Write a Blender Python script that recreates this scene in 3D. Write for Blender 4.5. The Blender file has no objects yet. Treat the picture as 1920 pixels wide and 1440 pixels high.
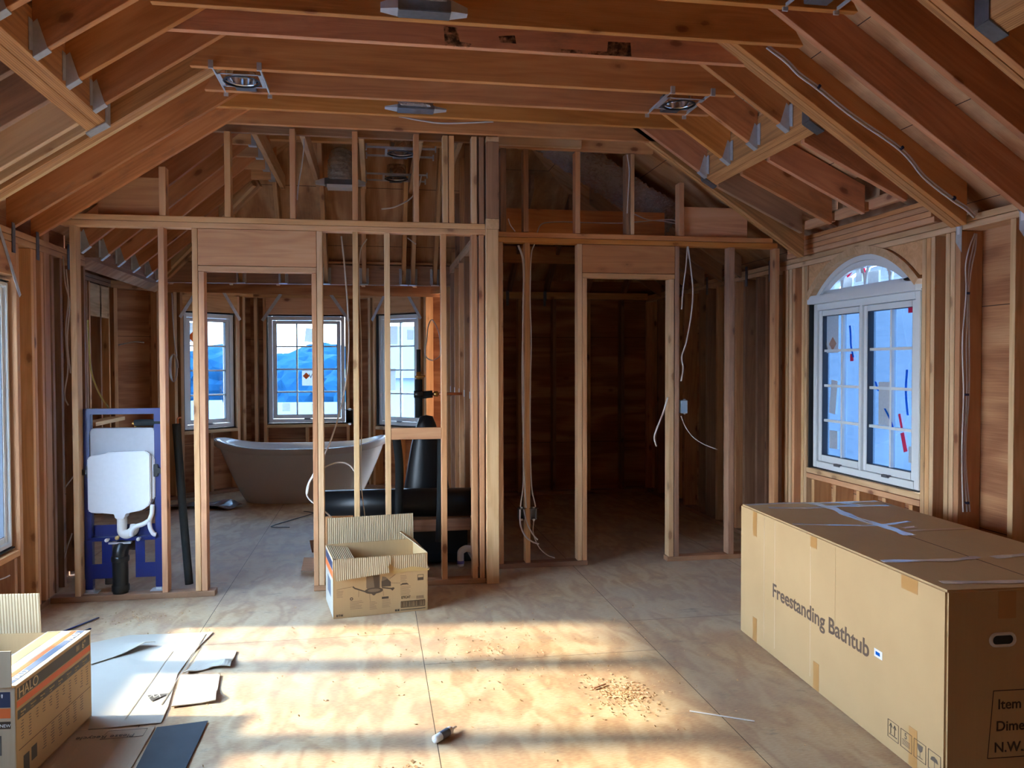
import bpy, bmesh, math, random
from mathutils import Vector, Matrix
random.seed(7)
sc = bpy.context.scene
COL = sc.collection
# ------------------------------------------------------------------ camera
F_PX, YAW, PIT, ROL, EYE = 1526.0, math.radians(9.576), math.radians(-1.3966), math.radians(-0.1435), 1.5
fwd = Vector((math.sin(YAW)*math.cos(PIT), math.cos(YAW)*math.cos(PIT), math.sin(PIT)))
r0 = Vector((math.cos(YAW), -math.sin(YAW), 0)); u0 = r0.cross(fwd)
CR = math.cos(ROL)*r0 + math.sin(ROL)*u0; CU = -math.sin(ROL)*r0 + math.cos(ROL)*u0
cam_data = bpy.data.cameras.new('camera'); cam = bpy.data.objects.new('camera', cam_data); COL.objects.link(cam)
m = Matrix((CR, CU, -fwd)).transposed().to_4x4(); m.translation = Vector((0, 0, EYE)); cam.matrix_world = m
cam_data.sensor_width = 36; cam_data.lens = 36*F_PX/1920; cam_data.clip_start = .05; cam_data.clip_end = 500
sc.camera = cam
sc.view_settings.view_transform = 'Standard'; sc.view_settings.look = 'None'
sc.view_settings.gamma = 1; sc.view_settings.use_curve_mapping = False
sc.view_settings.exposure = 1.0
sc.cycles.use_denoising = True
sc.cycles.max_bounces = 10; sc.cycles.diffuse_bounces = 6; sc.cycles.transparent_max_bounces = 16
sc.cycles.sample_clamp_indirect = 8
# ------------------------------------------------------------------ sky and sun
SKY = 16.0
w = bpy.data.worlds.new('sky'); sc.world = w; w.use_nodes = True
nt = w.node_tree; nt.nodes.clear()
wo = nt.nodes.new('ShaderNodeOutputWorld'); bg = nt.nodes.new('ShaderNodeBackground')
tc = nt.nodes.new('ShaderNodeTexCoord'); sx = nt.nodes.new('ShaderNodeSeparateXYZ'); rp = nt.nodes.new('ShaderNodeValToRGB')
nt.links.new(tc.outputs['Generated'], sx.inputs[0]); nt.links.new(sx.outputs['Z'], rp.inputs[0])
rp.color_ramp.elements[0].position = 0.0; rp.color_ramp.elements[0].color = (.86, .93, 1, 1)
rp.color_ramp.elements[1].position = .55; rp.color_ramp.elements[1].color = (.50, .72, 1, 1)
nt.links.new(rp.outputs[0], bg.inputs[0]); bg.inputs[1].default_value = SKY; nt.links.new(bg.outputs[0], wo.inputs[0])
sd = bpy.data.lights.new('sun', 'SUN'); so = bpy.data.objects.new('sun', sd); COL.objects.link(so)
sd.energy = 6.6; sd.angle = math.radians(3.0); sd.color = (1, .79, .52)
so.rotation_euler = Vector((1, -.138, -.56)).to_track_quat('-Z', 'Y').to_euler()
so.location = (-8, 4, 8)

# ------------------------------------------------------------------ helpers
def tag(o, label=None, cat=None, group=None, kind=None):
    if label: o['label'] = label
    if cat: o['category'] = cat
    if group: o['group'] = group
    if kind: o['kind'] = kind
    return o
def pix(x, y):
    return fwd + (x-960)/F_PX*CR - (y-720)/F_PX*CU
def atY(x, y, Y):
    d = pix(x, y); t = Y/d.y; return Vector((d.x*t, Y, EYE+d.z*t))
def atX(x, y, X):
    d = pix(x, y); t = X/d.x; return Vector((X, d.y*t, EYE+d.z*t))
def atZ(x, y, Z):
    d = pix(x, y); t = (Z-EYE)/d.z; return Vector((d.x*t, d.y*t, Z))
def link(name, me, mat, parent=None):
    o = bpy.data.objects.new(name, me); COL.objects.link(o)
    if mat is not None:
        me.materials.clear()
        for q in (mat if isinstance(mat, (list, tuple)) else [mat]): me.materials.append(q)
    if parent is not None: o.parent = parent
    return o
def empty(name, loc=(0, 0, 0), rz=0):
    o = bpy.data.objects.new(name, None); COL.objects.link(o); o.location = loc; o.rotation_euler = (0, 0, rz)
    o.empty_display_size = .05
    return o
def mesh_of(bm, name, smooth=False):
    bmesh.ops.recalc_face_normals(bm, faces=bm.faces)
    if smooth:
        for f in bm.faces: f.smooth = True
    me = bpy.data.meshes.new(name); bm.to_mesh(me); bm.free(); return me
HF = [(0, 3, 2, 1), (4, 5, 6, 7), (0, 1, 5, 4), (1, 2, 6, 5), (2, 3, 7, 6), (3, 0, 4, 7)]
def add_hexa(bm, v8):
    v = [bm.verts.new(p) for p in v8]
    for f in HF: bm.faces.new([v[i] for i in f])
    return v
def add_box(bm, x0, x1, y0, y1, z0, z1):
    return add_hexa(bm, [(x0, y0, z0), (x1, y0, z0), (x1, y1, z0), (x0, y1, z0), (x0, y0, z1), (x1, y0, z1), (x1, y1, z1), (x0, y1, z1)])
def hexa(name, v8, xdir, mat, bev=.002, parent=None):
    """one timber from eight world corners, its grain (local X) along xdir"""
    v8 = [Vector(p) for p in v8]
    x = Vector(xdir).normalized(); up = Vector((0, 0, 1)) if abs(x.z) < .9 else Vector((0, -1, 0))
    y = up.cross(x).normalized(); z = x.cross(y)
    org = sum(v8, Vector())/8
    R = Matrix((x, y, z))
    bm = bmesh.new(); add_hexa(bm, [R @ (p-org) for p in v8])
    if bev: bmesh.ops.bevel(bm, geom=list(bm.edges), offset=bev, segments=1, affect='EDGES')
    o = link(name, mesh_of(bm, name), mat, parent)
    M = R.transposed().to_4x4(); M.translation = org
    o.matrix_world = M
    return o
def timber(name, label, cat, x0, x1, y0, y1, z0, z1, mat, group=None, axis=None, bev=.002):
    d = (x1-x0, y1-y0, z1-z0); a = axis if axis is not None else max(range(3), key=lambda i: d[i])
    xd = [(1, 0, 0), (0, 1, 0), (0, 0, 1)][a]
    g_ = .0013                                     # hairline gap between neighbouring boards
    if a != 0: x0 += g_; x1 -= g_
    if a != 1: y0 += g_; y1 -= g_
    if a != 2: z0 += g_; z1 -= g_
    o = hexa(name, [(x0, y0, z0), (x1, y0, z0), (x1, y1, z0), (x0, y1, z0), (x0, y0, z1), (x1, y0, z1), (x1, y1, z1), (x0, y1, z1)], xd, mat, bev)
    return tag(o, label, cat, group)
def slope_x(name, label, cat, xa, za, xb, zb, y0, y1, h, mat, group=None, square=False):
    """sloping timber in an XZ plane: bottom edge (xa,za)-(xb,zb), plumb-cut ends, vertical depth h"""
    s = Vector((0, 0, h))
    if square:
        d = Vector((xb-xa, 0, zb-za)).normalized(); s = Vector((-d.z, 0, d.x))*h
        if s.z < 0: s = -s
    b = [Vector((xa, y0, za)), Vector((xb, y0, zb)), Vector((xb, y1, zb)), Vector((xa, y1, za))]
    o = hexa(name, b+[p+s for p in b], (xb-xa, 0, zb-za), mat); return tag(o, label, cat, group)
def slope_y(name, label, cat, ya, za, yb, zb, x0, x1, h, mat, group=None):
    s = Vector((0, 0, h))
    b = [Vector((x0, ya, za)), Vector((x1, ya, za)), Vector((x1, yb, zb)), Vector((x0, yb, zb))]
    o = hexa(name, b+[p+s for p in b], (0, yb-ya, zb-za), mat); return tag(o, label, cat, group)
def beam3(name, label, cat, a, b, wd, h, mat, group=None):
    """timber of width wd and depth h with its bottom centreline from a to b"""
    a, b = Vector(a), Vector(b); d = (b-a).normalized(); sd_ = Vector((-d.y, d.x, 0)).normalized() if abs(d.z) < .98 else Vector((1, 0, 0))
    up = sd_.cross(d)*-1
    if up.z < 0: up = -up
    q = sd_*wd/2; k = up*h
    v = [a-q, b-q, b+q, a+q]
    o = hexa(name, v+[p+k for p in v], d, mat); return tag(o, label, cat, group)
def boxes(name, lst, mat, parent=None, bev=0, smooth=False):
    bm = bmesh.new()
    for b in lst: add_box(bm, *b)
    if bev: bmesh.ops.bevel(bm, geom=list(bm.edges), offset=bev, segments=2, affect='EDGES')
    return link(name, mesh_of(bm, name, smooth), mat, parent)
def catmull(P, n=6):
    P = [Vector(p) for p in P]
    if len(P) < 3: return P
    Q = [P[0]*2-P[1]]+P+[P[-1]*2-P[-2]]; out = []
    for i in range(1, len(Q)-2):
        p0, p1, p2, p3 = Q[i-1:i+3]
        for k in range(n):
            t = k/n; out.append(.5*((2*p1)+(p2-p0)*t+(2*p0-5*p1+4*p2-p3)*t*t+(3*p1-p0-3*p2+p3)*t**3))
    out.append(P[-1]); return out
def add_tube(bm, P, r, n=8, flat=1.0, caps=True):
    P = [Vector(p) for p in P]; rr = r if isinstance(r, (list, tuple)) else [r]*len(P)
    up = None; rings = []
    for i, p in enumerate(P):
        t = (P[min(i+1, len(P)-1)]-P[max(i-1, 0)]).normalized()
        if up is None: up = Vector((0, 0, 1)) if abs(t.z) < .9 else Vector((1, 0, 0))
        a = t.cross(up)
        if a.length < 1e-4: a = t.cross(Vector((0, 1, 0)))
        a.normalize(); up = a.cross(t).normalized()
        rings.append([bm.verts.new(p+a*math.cos(k*2*math.pi/n)*rr[i]+up*math.sin(k*2*math.pi/n)*rr[i]*flat) for k in range(n)])
    for i in range(len(rings)-1):
        for k in range(n): bm.faces.new((rings[i][k], rings[i][(k+1) % n], rings[i+1][(k+1) % n], rings[i+1][k]))
    if caps: bm.faces.new(rings[0]); bm.faces.new(rings[-1])
def tube(name, P, r, mat, parent=None, n=8, smooth=6, flat=1.0):
    bm = bmesh.new(); add_tube(bm, catmull(P, smooth) if smooth else P, r, n, flat)
    return link(name, mesh_of(bm, name, True), mat, parent)
def add_lathe(bm, prof, c=(0, 0, 0), n=32, sx_=1, sy_=1):
    rings = []
    for r, z in prof:
        rings.append([bm.verts.new((c[0]+math.cos(k*2*math.pi/n)*max(r, 1e-4)*sx_, c[1]+math.sin(k*2*math.pi/n)*max(r, 1e-4)*sy_, c[2]+z)) for k in range(n)])
    for i in range(len(rings)-1):
        for k in range(n): bm.faces.new((rings[i][k], rings[i][(k+1) % n], rings[i+1][(k+1) % n], rings[i+1][k]))
def prism(name, poly, z0, z1, mat, parent=None, M=None, bev=0):
    bm = bmesh.new(); a = [bm.verts.new((x, y, z0)) for x, y in poly]; b = [bm.verts.new((x, y, z1)) for x, y in poly]
    bm.faces.new(a); bm.faces.new(b); n = len(poly)
    for i in range(n): bm.faces.new((a[i], a[(i+1) % n], b[(i+1) % n], b[i]))
    if bev: bmesh.ops.bevel(bm, geom=list(bm.edges), offset=bev, segments=2, affect='EDGES')
    o = link(name, mesh_of(bm, name), mat, parent)
    if M is not None: o.matrix_local = M
    return o
def text(s, size, mat, parent, M, name='printed_text', ex=.0004, sxk=1.0, bold=0):
    cu = bpy.data.curves.new('t', 'FONT'); cu.body = s; cu.size = size; cu.extrude = ex; cu.offset = bold
    cu.resolution_u = 4
    t = bpy.data.objects.new('t', cu); COL.objects.link(t)
    me = bpy.data.meshes.new_from_object(t.evaluated_get(bpy.context.evaluated_depsgraph_get()))
    bpy.data.objects.remove(t)
    o = link(name, me, mat, parent); o.matrix_local = M @ Matrix.Diagonal((sxk, 1, 1, 1)); return o
def frame_m(o, x, y):
    """matrix whose local X is x, local Y is y and normal is their cross product"""
    x = Vector(x).normalized(); y = Vector(y).normalized(); z = x.cross(y).normalized()
    M = Matrix((x, y, z)).transposed().to_4x4(); M.translation = Vector(o); return M

# ------------------------------------------------------------------ materials
class NB:
    def __init__(s, name):
        s.m = bpy.data.materials.new(name); s.m.use_nodes = True; s.t = s.m.node_tree; s.t.nodes.clear()
        s.out = s.n('ShaderNodeOutputMaterial')
    def n(s, ty, **k):
        x = s.t.nodes.new(ty)
        for a, b in k.items(): setattr(x, a, b)
        return x
    def l(s, a, b): s.t.links.new(a, b)
    def math(s, op, a, b=None, c=None, clamp=False):
        x = s.n('ShaderNodeMath', operation=op, use_clamp=clamp)
        for i, v in enumerate((a, b, c)):
            if v is None: continue
            if isinstance(v, (int, float)): x.inputs[i].default_value = v
            else: s.l(v, x.inputs[i])
        return x.outputs[0]
    def mix(s, f, a, b, bt='MIX'):
        x = s.n('ShaderNodeMix', data_type='RGBA', blend_type=bt)
        for i, v in ((0, f), (6, a), (7, b)):
            if isinstance(v, (int, float)): x.inputs[i].default_value = v
            elif isinstance(v, (tuple, list)): x.inputs[i].default_value = (*v[:3], 1)
            else: s.l(v, x.inputs[i])
        return x.outputs[2]
    def noise(s, vec, scale, detail=4, rough=.55, dist=0):
        x = s.n('ShaderNodeTexNoise'); x.inputs['Scale'].default_value = scale; x.inputs['Detail'].default_value = detail
        x.inputs['Roughness'].default_value = rough; x.inputs['Distortion'].default_value = dist
        if vec is not None: s.l(vec, x.inputs['Vector'])
        return x.outputs['Fac']
    def ramp(s, f, *st):
        x = s.n('ShaderNodeValToRGB'); e = x.color_ramp.elements
        while len(e) < len(st): e.new(.5)
        for i, (p, c) in enumerate(st):
            e[i].position = p; e[i].color = (*c, 1) if isinstance(c, (tuple, list)) else (c, c, c, 1)
        s.l(f, x.inputs[0]); return x.outputs[0]
    def mapping(s, vec, sc_=(1, 1, 1), loc=None):
        x = s.n('ShaderNodeMapping'); x.inputs['Scale'].default_value = sc_
        if loc is not None: x.inputs['Location'].default_value = loc
        s.l(vec, x.inputs['Vector']); return x.outputs[0]
    def bsdf(s, col, rough=.6, metal=0, spec=.35, bump=None, bs=.2, **k):
        b = s.n('ShaderNodeBsdfPrincipled')
        if isinstance(col, (tuple, list)): b.inputs['Base Color'].default_value = (*col, 1)
        else: s.l(col, b.inputs['Base Color'])
        if isinstance(rough, (int, float)): b.inputs['Roughness'].default_value = rough
        else: s.l(rough, b.inputs['Roughness'])
        b.inputs['Metallic'].default_value = metal; b.inputs['Specular IOR Level'].default_value = spec
        for a, v in k.items(): b.inputs[a.replace('_', ' ')].default_value = v
        if bump is not None:
            bp = s.n('ShaderNodeBump'); bp.inputs['Strength'].default_value = bs; bp.inputs['Distance'].default_value = .004
            s.l(bump, bp.inputs['Height']); s.l(bp.outputs[0], b.inputs['Normal'])
        s.l(b.outputs[0], s.out.inputs[0]); return b
def simple(name, col, rough=.6, metal=0, spec=.35, noise=0, scale=20, **k):
    q = NB(name)
    if noise:
        t = q.n('ShaderNodeTexCoord'); f = q.noise(t.outputs['Object'], scale, 5)
        c = q.mix(f, [max(0, x*(1-noise)) for x in col], [min(1, x*(1+noise)) for x in col])
        q.bsdf(c, rough, metal, spec, bump=f, bs=.08, **k)
    else: q.bsdf(col, rough, metal, spec, **k)
    return q.m
def rand_vec(q):
    tc_ = q.n('ShaderNodeTexCoord'); oi = q.n('ShaderNodeObjectInfo')
    k = q.math('MULTIPLY', oi.outputs['Random'], 61.0); k2 = q.math('MULTIPLY', oi.outputs['Random'], 23.0)
    cx = q.n('ShaderNodeCombineXYZ'); q.l(k, cx.inputs[0]); q.l(k2, cx.inputs[1]); q.l(k, cx.inputs[2])
    va = q.n('ShaderNodeVectorMath', operation='ADD'); q.l(tc_.outputs['Object'], va.inputs[0]); q.l(cx.outputs[0], va.inputs[1])
    return va.outputs[0], oi.outputs['Random']
def wood(name, c0, c1, c2, knots=1.0, stain=0.0, var=.18, grey=0.0):
    q = NB(name); v, rnd = rand_vec(q)
    warp = q.noise(q.mapping(v, (1.1, 5, 5)), 1.0, 3, .5)
    rings = q.math('SINE', q.math('MULTIPLY', q.math('ADD', q.noise(q.mapping(v, (.55, 7, 7)), 1.0, 2, .45, .4), q.math('MULTIPLY', warp, .25)), 62))
    fib = q.noise(q.mapping(v, (5, 190, 190)), 1.0, 3, .6)
    broad = q.noise(q.mapping(v, (.9, 9, 9)), 1.0, 3)
    f = q.math('ADD', q.math('MULTIPLY', rings, .06), q.math('ADD', q.math('MULTIPLY', fib, .26), q.math('MULTIPLY', broad, .68)))
    col = q.ramp(f, (.25, c0), (.5, c1), (.78, c2))
    vo = q.n('ShaderNodeTexVoronoi'); vo.inputs['Scale'].default_value = 1.0
    q.l(q.mapping(v, (3.4, 6.5, 6.5)), vo.inputs['Vector'])
    kn = q.math('SUBTRACT', vo.outputs['Distance'], q.math('MULTIPLY', q.noise(v, 60, 2), .05))
    kf = q.ramp(kn, (.03, 1), (.075, .8), (.10, .3), (.20, 0))
    col = q.mix(q.math('MULTIPLY', kf, .8*knots), col, (c0[0]*.38, c0[1]*.26, c0[2]*.22))
    if stain:
        sf = q.ramp(q.noise(q.mapping(v, (1.6, 4, 4)), 1.3, 6, .7), (.54, 0), (.68, 1))
        col = q.mix(q.math('MULTIPLY', sf, stain), col, (.10, .075, .06))
    if grey: col = q.mix(grey, col, (.36, .33, .29))
    hs = q.n('ShaderNodeHueSaturation'); q.l(col, hs.inputs['Color'])
    rr = q.math('FRACT', q.math('MULTIPLY', rnd, 7.3))
    q.l(q.math('ADD', q.math('MULTIPLY', rnd, 2*var), 1-var), hs.inputs['Value'])
    q.l(q.math('ADD', q.math('MULTIPLY', rr, .005), .4965), hs.inputs['Hue'])
    q.l(q.math('ADD', q.math('MULTIPLY', rr, .10), .93), hs.inputs['Saturation'])
    q.bsdf(hs.outputs[0], .62, 0, .3, bump=q.math('ADD', fib, q.math('MULTIPLY', kf, .6)), bs=.25)
    return q.m
JOIST = wood('fir_red', (.50, .185, .050), (.68, .29, .085), (.78, .39, .14), 1, .10, .14)
RAFT = wood('fir_brown', (.48, .18, .065), (.64, .27, .11), (.76, .38, .18), 1, .34, .16)
STUD = wood('fir_stud', (.55, .28, .12), (.72, .41, .19), (.82, .53, .28), 1.0, .06, .14)
PALE = wood('pale_stud', (.56, .33, .15), (.74, .48, .25), (.84, .60, .34), .8, .04, .10)
PINK = wood('fir_pink', (.52, .23, .105), (.68, .355, .165), (.77, .46, .25), 1.1, .05, .12)
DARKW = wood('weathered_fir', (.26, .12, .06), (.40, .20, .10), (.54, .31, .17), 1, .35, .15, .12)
# laminated veneer lumber
q = NB('laminated_veneer'); v, rnd = rand_vec(q)
sp = q.n('ShaderNodeSeparateXYZ'); tcx = q.n('ShaderNodeTexCoord'); q.l(tcx.outputs['Object'], sp.inputs[0])
lay = q.math('SINE', q.math('MULTIPLY', sp.outputs['Y'], 900))
f = q.math('ADD', q.math('MULTIPLY', lay, .12), q.noise(q.mapping(v, (2, 60, 60)), 1, 5))
q.bsdf(q.ramp(f, (.3, (.38, .17, .06)), (.55, (.60, .28, .10)), (.8, (.72, .39, .17))), .55, bump=f, bs=.15); LVL = q.m
# plywood
def plywood(name, c0, c1, c2, scale=(1, 2.2, 1), freq=26, seam=None, knots=.6, grey=0, rand=True, floor=False):
    q = NB(name); v, rnd = rand_vec(q)
    tcx = q.n('ShaderNodeTexCoord')
    if not rand: v = tcx.outputs['Object']
    n1 = q.noise(q.mapping(v, scale), 1.0, 2.2, .5, .35)
    fig = q.math('SINE', q.math('MULTIPLY', n1, freq*3.2))
    fin = q.noise(q.mapping(v, tuple(s*(6 if i == 0 else 60) for i, s in enumerate(scale))), 1, 4)
    f = q.math('ADD', q.math('MULTIPLY', fig, .13 if not rand else .18), q.math('ADD', .18, q.math('MULTIPLY', fin, .62)))
    col = q.ramp(f, (.28, c0), (.5, c1), (.72, c2))
    vo = q.n('ShaderNodeTexVoronoi'); vo.inputs['Scale'].default_value = 3.1; q.l(q.mapping(v, (.7, 1.6, 1)), vo.inputs['Vector'])
    kf = q.ramp(vo.outputs['Distance'], (.03, 1), (.09, 0))
    col = q.mix(q.math('MULTIPLY', kf, knots), col, (c0[0]*.4, c0[1]*.3, c0[2]*.3))
    return q, v, col, f, tcx
q, v, col, f, tcx = plywood('wall_sheathing', (.33, .13, .058), (.48, .22, .10), (.60, .32, .16), (.7, .7, 4.0), 7)
sp = q.n('ShaderNodeSeparateXYZ'); q.l(tcx.outputs['Object'], sp.inputs[0])
sm = q.math('LESS_THAN', q.math('ABSOLUTE', q.math('SUBTRACT', q.math('FRACT', q.math('DIVIDE', q.math('ADD', sp.outputs['Z'], .02), 1.22)), .5)), .002)
col = q.mix(sm, col, (.05, .02, .01)); q.bsdf(col, .65, bump=f, bs=.2); SHEATH = q.m
q, v, col, f, tcx = plywood('roof_deck_plywood', (.48, .23, .10), (.62, .34, .17), (.72, .45, .25), (1.1, 4.0, 4.0), 6)
sp = q.n('ShaderNodeSeparateXYZ'); q.l(tcx.outputs['Object'], sp.inputs[0])
sm = q.math('LESS_THAN', q.math('ABSOLUTE', q.math('SUBTRACT', q.math('FRACT', q.math('DIVIDE', sp.outputs['X'], .61)), .5)), .004)
st = q.ramp(q.noise(v, 1.4, 5, .7), (.5, 0), (.72, .55))
col = q.mix(st, col, (.10, .06, .045)); col = q.mix(sm, col, (.06, .03, .02)); q.bsdf(col, .65, bump=f, bs=.2); DECK = q.m
q, v, col, f, tcx = plywood('pale_plywood', (.50, .32, .15), (.66, .46, .24), (.78, .60, .36), (1, 1, 2.2), 9); q.bsdf(col, .6, bump=f, bs=.15); PLYPALE = q.m
# the subfloor: panels of figured plywood, dusty and scuffed
q, v, col, f, tcx = plywood('subfloor_plywood', (.46, .25, .12), (.62, .42, .22), (.74, .58, .36), (6.5, 2.6, 1), 6, knots=.3, rand=False)
sp = q.n('ShaderNodeSeparateXYZ'); q.l(tcx.outputs['Object'], sp.inputs[0])
X, Y = sp.outputs['X'], sp.outputs['Y']
cx_ = q.math('DIVIDE', q.math('SUBTRACT', X, .235), 1.21)
pan = q.math('FLOOR', cx_)
off = q.math('MULTIPLY', q.math('FRACT', q.math('MULTIPLY', pan, .5)), 3.9)
cy_ = q.math('DIVIDE', q.math('SUBTRACT', q.math('ADD', Y, off), 6.49-.0), 2.44)
ex = q.math('MULTIPLY', q.math('MINIMUM', q.math('FRACT', cx_), q.math('SUBTRACT', 1, q.math('FRACT', cx_))), 1.21)
ey = q.math('MULTIPLY', q.math('MINIMUM', q.math('FRACT', cy_), q.math('SUBTRACT', 1, q.math('FRACT', cy_))), 2.44)
seam = q.math('LESS_THAN', q.math('MINIMUM', ex, ey), .0017)
pr_ = q.n('ShaderNodeTexWhiteNoise', noise_dimensions='2D'); cb = q.n('ShaderNodeCombineXYZ'); q.l(pan, cb.inputs[0]); q.l(q.math('FLOOR', cy_), cb.inputs[1]); q.l(cb.outputs[0], pr_.inputs['Vector'])
dust = q.ramp(q.noise(tcx.outputs['Object'], .9, 6, .6), (.32, .15), (.64, .9))
dirt = q.ramp(q.noise(q.mapping(tcx.outputs['Object'], (1, 1.6, 1)), 5, 7, .75), (.56, 0), (.72, .55))
blot = q.ramp(q.noise(q.mapping(tcx.outputs['Object'], (1, 2.0, 1), (3, 7, 0)), 2.3, 7, .7), (.62, 0), (.74, .7))
col = q.mix(q.math('MULTIPLY', dust, q.math('ADD', .35, q.math('MULTIPLY', pr_.outputs['Value'], .4))), col, (.40, .37, .34))
col = q.mix(dirt, col, (.24, .20, .17)); col = q.mix(blot, col, (.15, .14, .14)); col = q.mix(seam, col, (.06, .045, .035))
q.bsdf(col, q.ramp(f, (0, .5), (1, .7)), 0, .3, bump=q.math('SUBTRACT', f, q.math('MULTIPLY', seam, 3)), bs=.2); FLOOR = q.m

q = NB('cardboard'); v, rnd = rand_vec(q)
f = q.noise(q.mapping(v, (1, 1, 1)), 3, 5); fl = q.noise(q.mapping(v, (160, 3, 3)), 1, 2)
q.bsdf(q.mix(q.math('ADD', q.math('MULTIPLY', f, .7), q.math('MULTIPLY', fl, .3)), (.48, .315, .155), (.62, .425, .22)), .75, 0, .2, bump=fl, bs=.06); CARD = q.m
q = NB('cardboard_grey'); v, rnd = rand_vec(q); f = q.noise(v, 3, 5); fl = q.noise(q.mapping(v, (90, 3, 3)), 1, 2)
q.bsdf(q.mix(f, (.46, .37, .26), (.56, .47, .35)), .75, 0, .2, bump=fl, bs=.25); CARDG = q.m
q = NB('cardboard_white'); v, rnd = rand_vec(q); f = q.noise(v, 2.5, 6); fl = q.noise(q.mapping(v, (3, 3, 3)), 1, 2)
q.bsdf(q.mix(f, (.44, .41, .35), (.56, .52, .45)), .7, 0, .25, bump=f, bs=.2); CARDW = q.m
q = NB('corrugated_kraft'); v, rnd = rand_vec(q); sp = q.n('ShaderNodeSeparateXYZ'); q.l(v, sp.inputs[0])
cr = q.math('SINE', q.math('MULTIPLY', sp.outputs['X'], 520)); f = q.noise(v, 5, 4)
q.bsdf(q.mix(q.math('ADD', q.math('MULTIPLY', cr, .22), f), (.44, .33, .20), (.60, .48, .31)), .8, 0, .15, bump=cr, bs=.35); KRAFT = q.m
INK = simple('brown_ink', (.07, .045, .03), .7); INKG = simple('grey_ink', (.12, .11, .10), .7)
NAVY = simple('navy_print', (.035, .045, .10), .6); ORANGE = simple('orange_print', (.75, .16, .04), .6); SLATE = simple('slate_print', (.11, .10, .085), .7)
BLUEGR = simple('blue_grey_print', (.13, .15, .20), .6); CREAM = simple('cream_print', (.74, .62, .42), .6); YEL = simple('kraft_tape_yellow', (.58, .40, .16), .4)
TAPE = simple('brown_packing_tape', (.50, .26, .085), .35, spec=.5)
CLEAR = simple('clear_packing_tape', (.60, .58, .60), .18, spec=.9, noise=.25, scale=14)
LABELW = simple('white_label', (.80, .82, .86), .5)
STEEL = simple('galvanised_steel', (.58, .61, .64), .38, .4, noise=.25, scale=30)
STEELD = simple('dark_galvanised_steel', (.20, .22, .25), .45, .7, noise=.3, scale=30)
CHROME = simple('bright_reflector', (.75, .77, .80), .12, 1)
BLACKM = simple('black_metal', (.02, .025, .03), .45, .3)
q = NB('foil'); v, rnd = rand_vec(q)
cr = q.noise(v, 34, 6, .7, 1.5)
vo = q.n('ShaderNodeTexVoronoi'); vo.inputs['Scale'].default_value = 26; q.l(v, vo.inputs['Vector'])
b = q.bsdf((.85, .80, .76), .22, .7, .9, bump=q.math('ADD', cr, vo.outputs['Distance']), bs=1.0); FOIL = q.m
for nn in q.t.nodes:
    if nn.type == 'BUMP': nn.inputs['Distance'].default_value = .03
FOAM = simple('black_foam_insulation', (.014, .019, .022), .8, noise=.25, scale=60)
MEMB = simple('black_membrane', (.006, .007, .009), .36, spec=.35, noise=.3, scale=3)
BLUE = simple('blue_powder_coat', (.004, .016, .15), .3, spec=.6)
CISTW = simple('white_foam_cistern', (.70, .74, .80), .7, noise=.06, scale=40)
CISTG = simple('grey_cistern_cap', (.42, .45, .50), .6, noise=.08, scale=30)
PVCW = simple('white_plastic', (.74, .74, .72), .35, spec=.5); PVCB = simple('black_plastic', (.01, .012, .013), .3, spec=.5)
ACRYL = simple('white_acrylic', (.62, .60, .59), .16, spec=.6)
BRASS = simple('brass', (.62, .36, .10), .3, 1); COPPER = simple('copper', (.60, .24, .12), .35, 1)
WHITEV = simple('white_vinyl', (.80, .85, .88), .4, spec=.5); GREYV = simple('window_gasket', (.05, .06, .08), .6)
FELT = simple('black_flashing', (.012, .014, .018), .6, noise=.4, scale=12)
ROMEX = simple('white_cable', (.66, .62, .60), .45); CLIP = simple('cable_staple', (.02, .03, .09), .5); YROMEX = simple('yellow_cable', (.55, .42, .10), .5)
GREYB = simple('grey_box_plastic', (.30, .33, .36), .5); BLUEB = simple('pale_blue_box', (.35, .47, .62), .5)
RUBBER = simple('dark_slate_strip', (.045, .065, .085), .55, noise=.3, scale=8)
PINKT = simple('pink_tape', (.95, .18, .30), .5); BLUET = simple('blue_tape', (.03, .30, .80), .5); PAPER = simple('paper_sticker', (.55, .56, .56), .6, noise=.2, scale=50)
CHIP = simple('wood_shavings', (.74, .55, .34), .7)
def papery(name, col, tr_=.6):
    q = NB(name); tc_ = q.n('ShaderNodeTexCoord'); f = q.noise(tc_.outputs['Object'], 60, 3)
    c = q.mix(f, [x*.75 for x in col], col); d = q.n('ShaderNodeBsdfDiffuse'); t = q.n('ShaderNodeBsdfTranslucent'); mx = q.n('ShaderNodeMixShader')
    q.l(c, d.inputs[0]); q.l(c, t.inputs[0]); mx.inputs[0].default_value = tr_; q.l(d.outputs[0], mx.inputs[1]); q.l(t.outputs[0], mx.inputs[2]); q.l(mx.outputs[0], q.out.inputs[0]); return q.m
PAPER = papery('paper_sticker', (.80, .78, .76)); PINKT = papery('pink_tape', (.95, .12, .25), .7); BLUET = papery('blue_tape', (.03, .28, .85), .7); ORANGEP = papery('orange_sticker', (.95, .35, .12))
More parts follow.
